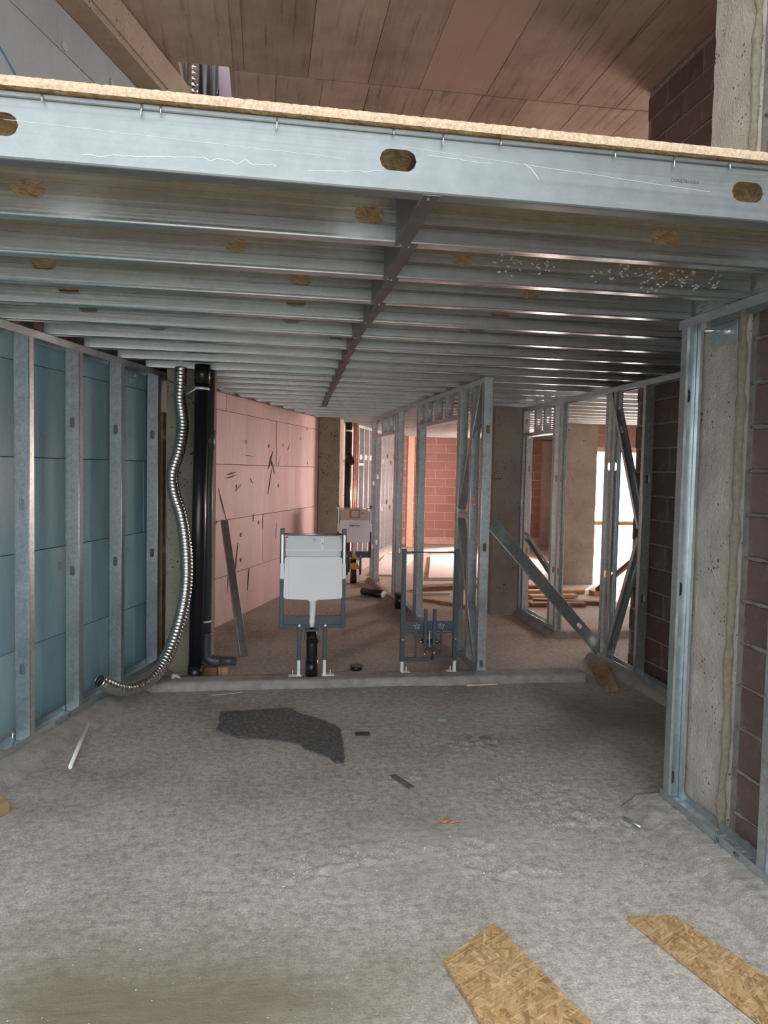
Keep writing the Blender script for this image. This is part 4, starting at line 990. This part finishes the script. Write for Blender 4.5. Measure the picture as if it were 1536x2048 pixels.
mb = MB(); mb.tube([(-.66, 5.80, .062), (-.655, 5.80, .075), (-.645, 5.80, .085), (-.625, 5.80, .082), (-.60, 5.79, .068)], [.012, .016, .017, .012, .006], 10); tag(mb.build('foam_blob', plain('cream_foam', (.62, .58, .48), .8)), 'cream foam blob on the curb at the foot of the black pipe', 'foam')

# rubble and dust crumbs
mb = MB(); rnd = random.Random(5)
def crumb(x, y, r):
    if x < xF(y)+.22 or x > 1.74 and y < 3.6 or y > 5.6: return
    if (y < 2.6 and (.58 < x < 1.12 or 1.32 < x < 1.87)) or (-.3 < x < .5 and 4.15 < y < 5.22): return
    vs = []
    for d in ((1,0,0),(-1,0,0),(0,1,0),(0,-1,0),(0,0,1),(0,0,-1)):
        vs.append(V((x, y, r*.45+.002))+V(d)*r*rnd.uniform(.6, 1.25)*(.7 if d[2] else 1))
    mb.add(vs, [(0,2,4),(2,1,4),(1,3,4),(3,0,4),(2,0,5),(1,2,5),(3,1,5),(0,3,5)])
for (cx, cy, sx, sy, n) in ((.50, 3.17, .26, .10, 260), (.95, 3.16, .22, .12, 210), (1.05, 2.98, .20, .07, 130), (1.35, 3.75, .30, .28, 260), (1.55, 3.4, .22, .20, 200), (.2, 3.06, .2, .1, 120), (1.25, 4.45, .3, .2, 120)):
    for i in range(n): crumb(rnd.gauss(cx, sx*.5), rnd.gauss(cy, sy*.55), abs(rnd.gauss(.0016, .0017))+.0010)
for i in range(1300): crumb(rnd.uniform(-1.1, 1.9), 1.6+3.9*rnd.random()**1.2, abs(rnd.gauss(.0009, .0012))+.0008)
for i in range(420): crumb(rnd.uniform(1.0, 1.74), rnd.uniform(1.5, 3.4), abs(rnd.gauss(.0014, .0014))+.0010)
o = mb.build('rubble', concrete('pale_rubble', (.46, .44, .40), (.53, .51, .47), (.60, .58, .54), 30), weld=False); tag(o, 'pale plaster crumbs and grit scattered over the floor', 'rubble', kind='stuff')

# ---- far room
plank('sheet_board', [(1.62, 11.75), (2.02, 11.70), (2.95, 14.6), (2.30, 14.5)], .003, .02, sheetm, 'pale sheet lying on the floor at the far end of the partition', 'board', 'pale sheets in the far room')
plank('sheet_board', [(2.45, 11.25), (4.2, 11.35), (4.3, 14.6), (3.15, 14.3)], .001, .04, sheetm, 'broad pale sheet on the sunlit floor seen through the nearer partition doorway', 'board', 'pale sheets in the far room')
plank('timber_plank', [(2.9, 14.9), (2.95, 14.7), (4.4, 15.75), (4.3, 15.95)], .01, .06, sheetm, 'pale plank lying before the back block wall', 'plank', 'planks in the far room')
plank('timber_plank', [(2.05, 9.62), (2.0, 9.45), (2.62, 8.72), (2.70, 8.85)], .004, .03, timber, 'yellowish plank on the floor seen low through the nearer partition doorway', 'plank', 'planks in the far room')
plank('timber_plank', [(2.05, 10.4), (2.1, 10.2), (3.2, 10.55), (3.15, 10.75)], .004, .05, timber_dark, 'brown plank lying across the nearer partition doorway', 'plank', 'planks in the far room')
o_ = empty('steel_offcut', (2.3, 9.95, 0), 'grey channel offcut lying beyond the nearer partition doorway', 'steel channel'); mb = MB(); mb.cprof((2.05, 9.92, .03), (2.45, 9.98, .03), (0, 1, 0), (0, 0, -1), .1, .03, 0, (), .003); mb.build('channel', galv_stud, o_, solid=.0014)
o_ = empty('steel_offcut', (2.35, 15.1, 0), 'grey channel offcut by the far row of studs', 'steel channel'); mb = MB(); mb.cprof((2.25, 14.95, .03), (2.62, 15.05, .03), (0, 1, 0), (0, 0, -1), .1, .03, 0, (), .003); mb.build('channel', galv_stud, o_, solid=.0014)
pl = [((3.40, 9.32), (4.26, 9.05), 'dark plank of the pile ending nearest the doorway', timber_dark, .0), ((3.25, 9.02), (3.95, 8.98), 'front plank of the pile behind the right door frame', timber_dark, .0), ((3.45, 9.58), (4.1, 9.62), 'pale middle plank of the pile behind the right door frame', timber, .0),
      ((3.5, 10.0), (4.36, 9.98), 'thin plank lying at the foot of the broad column', timber, .0), ((3.55, 10.42), (4.2, 10.5), 'rear brown plank left of the broad column', timber_dark, .0)]
for a, bb, lab, mt, z in pl:
    mb = MB(); mb.bar((a[0], a[1], .028), (bb[0], bb[1], .032), .13, .045, (0, 0, 1) if 0 else (-(bb[1]-a[1]), bb[0]-a[0], 0)); tag(mb.build('timber_plank', mt, bevel=.002), lab, 'plank', 'planks in the pile')
pr_ = empty('steel_prop', (4.5, 9.9, 0), 'steel prop leaning from the floor across the glaring doorway', 'prop')
mb = MB(); mb.tube([(4.50, 9.86, .06), (5.35, 9.35, 1.02)], .038, 14); mb.build('tube', plain('rusty_prop', (.16, .11, .10), .5, .4), pr_)
mb = MB(); mb.box(4.42, 4.62, 9.78, 9.94, 0, .06); mb.build('base_block', timber, pr_, bevel=.003)
gr = empty('guard_rail', (5.6, 11.15, 0), 'wooden guard rail across the glaring doorway', 'rail')
mb = MB(); mb.box(4.87, 6.3, 11.26, 11.30, .86, .92); mb.build('rail', timber, gr); mb = MB(); mb.box(5.24, 5.36, 11.22, 11.30, .0, 1.02); mb.build('post', timber, gr)
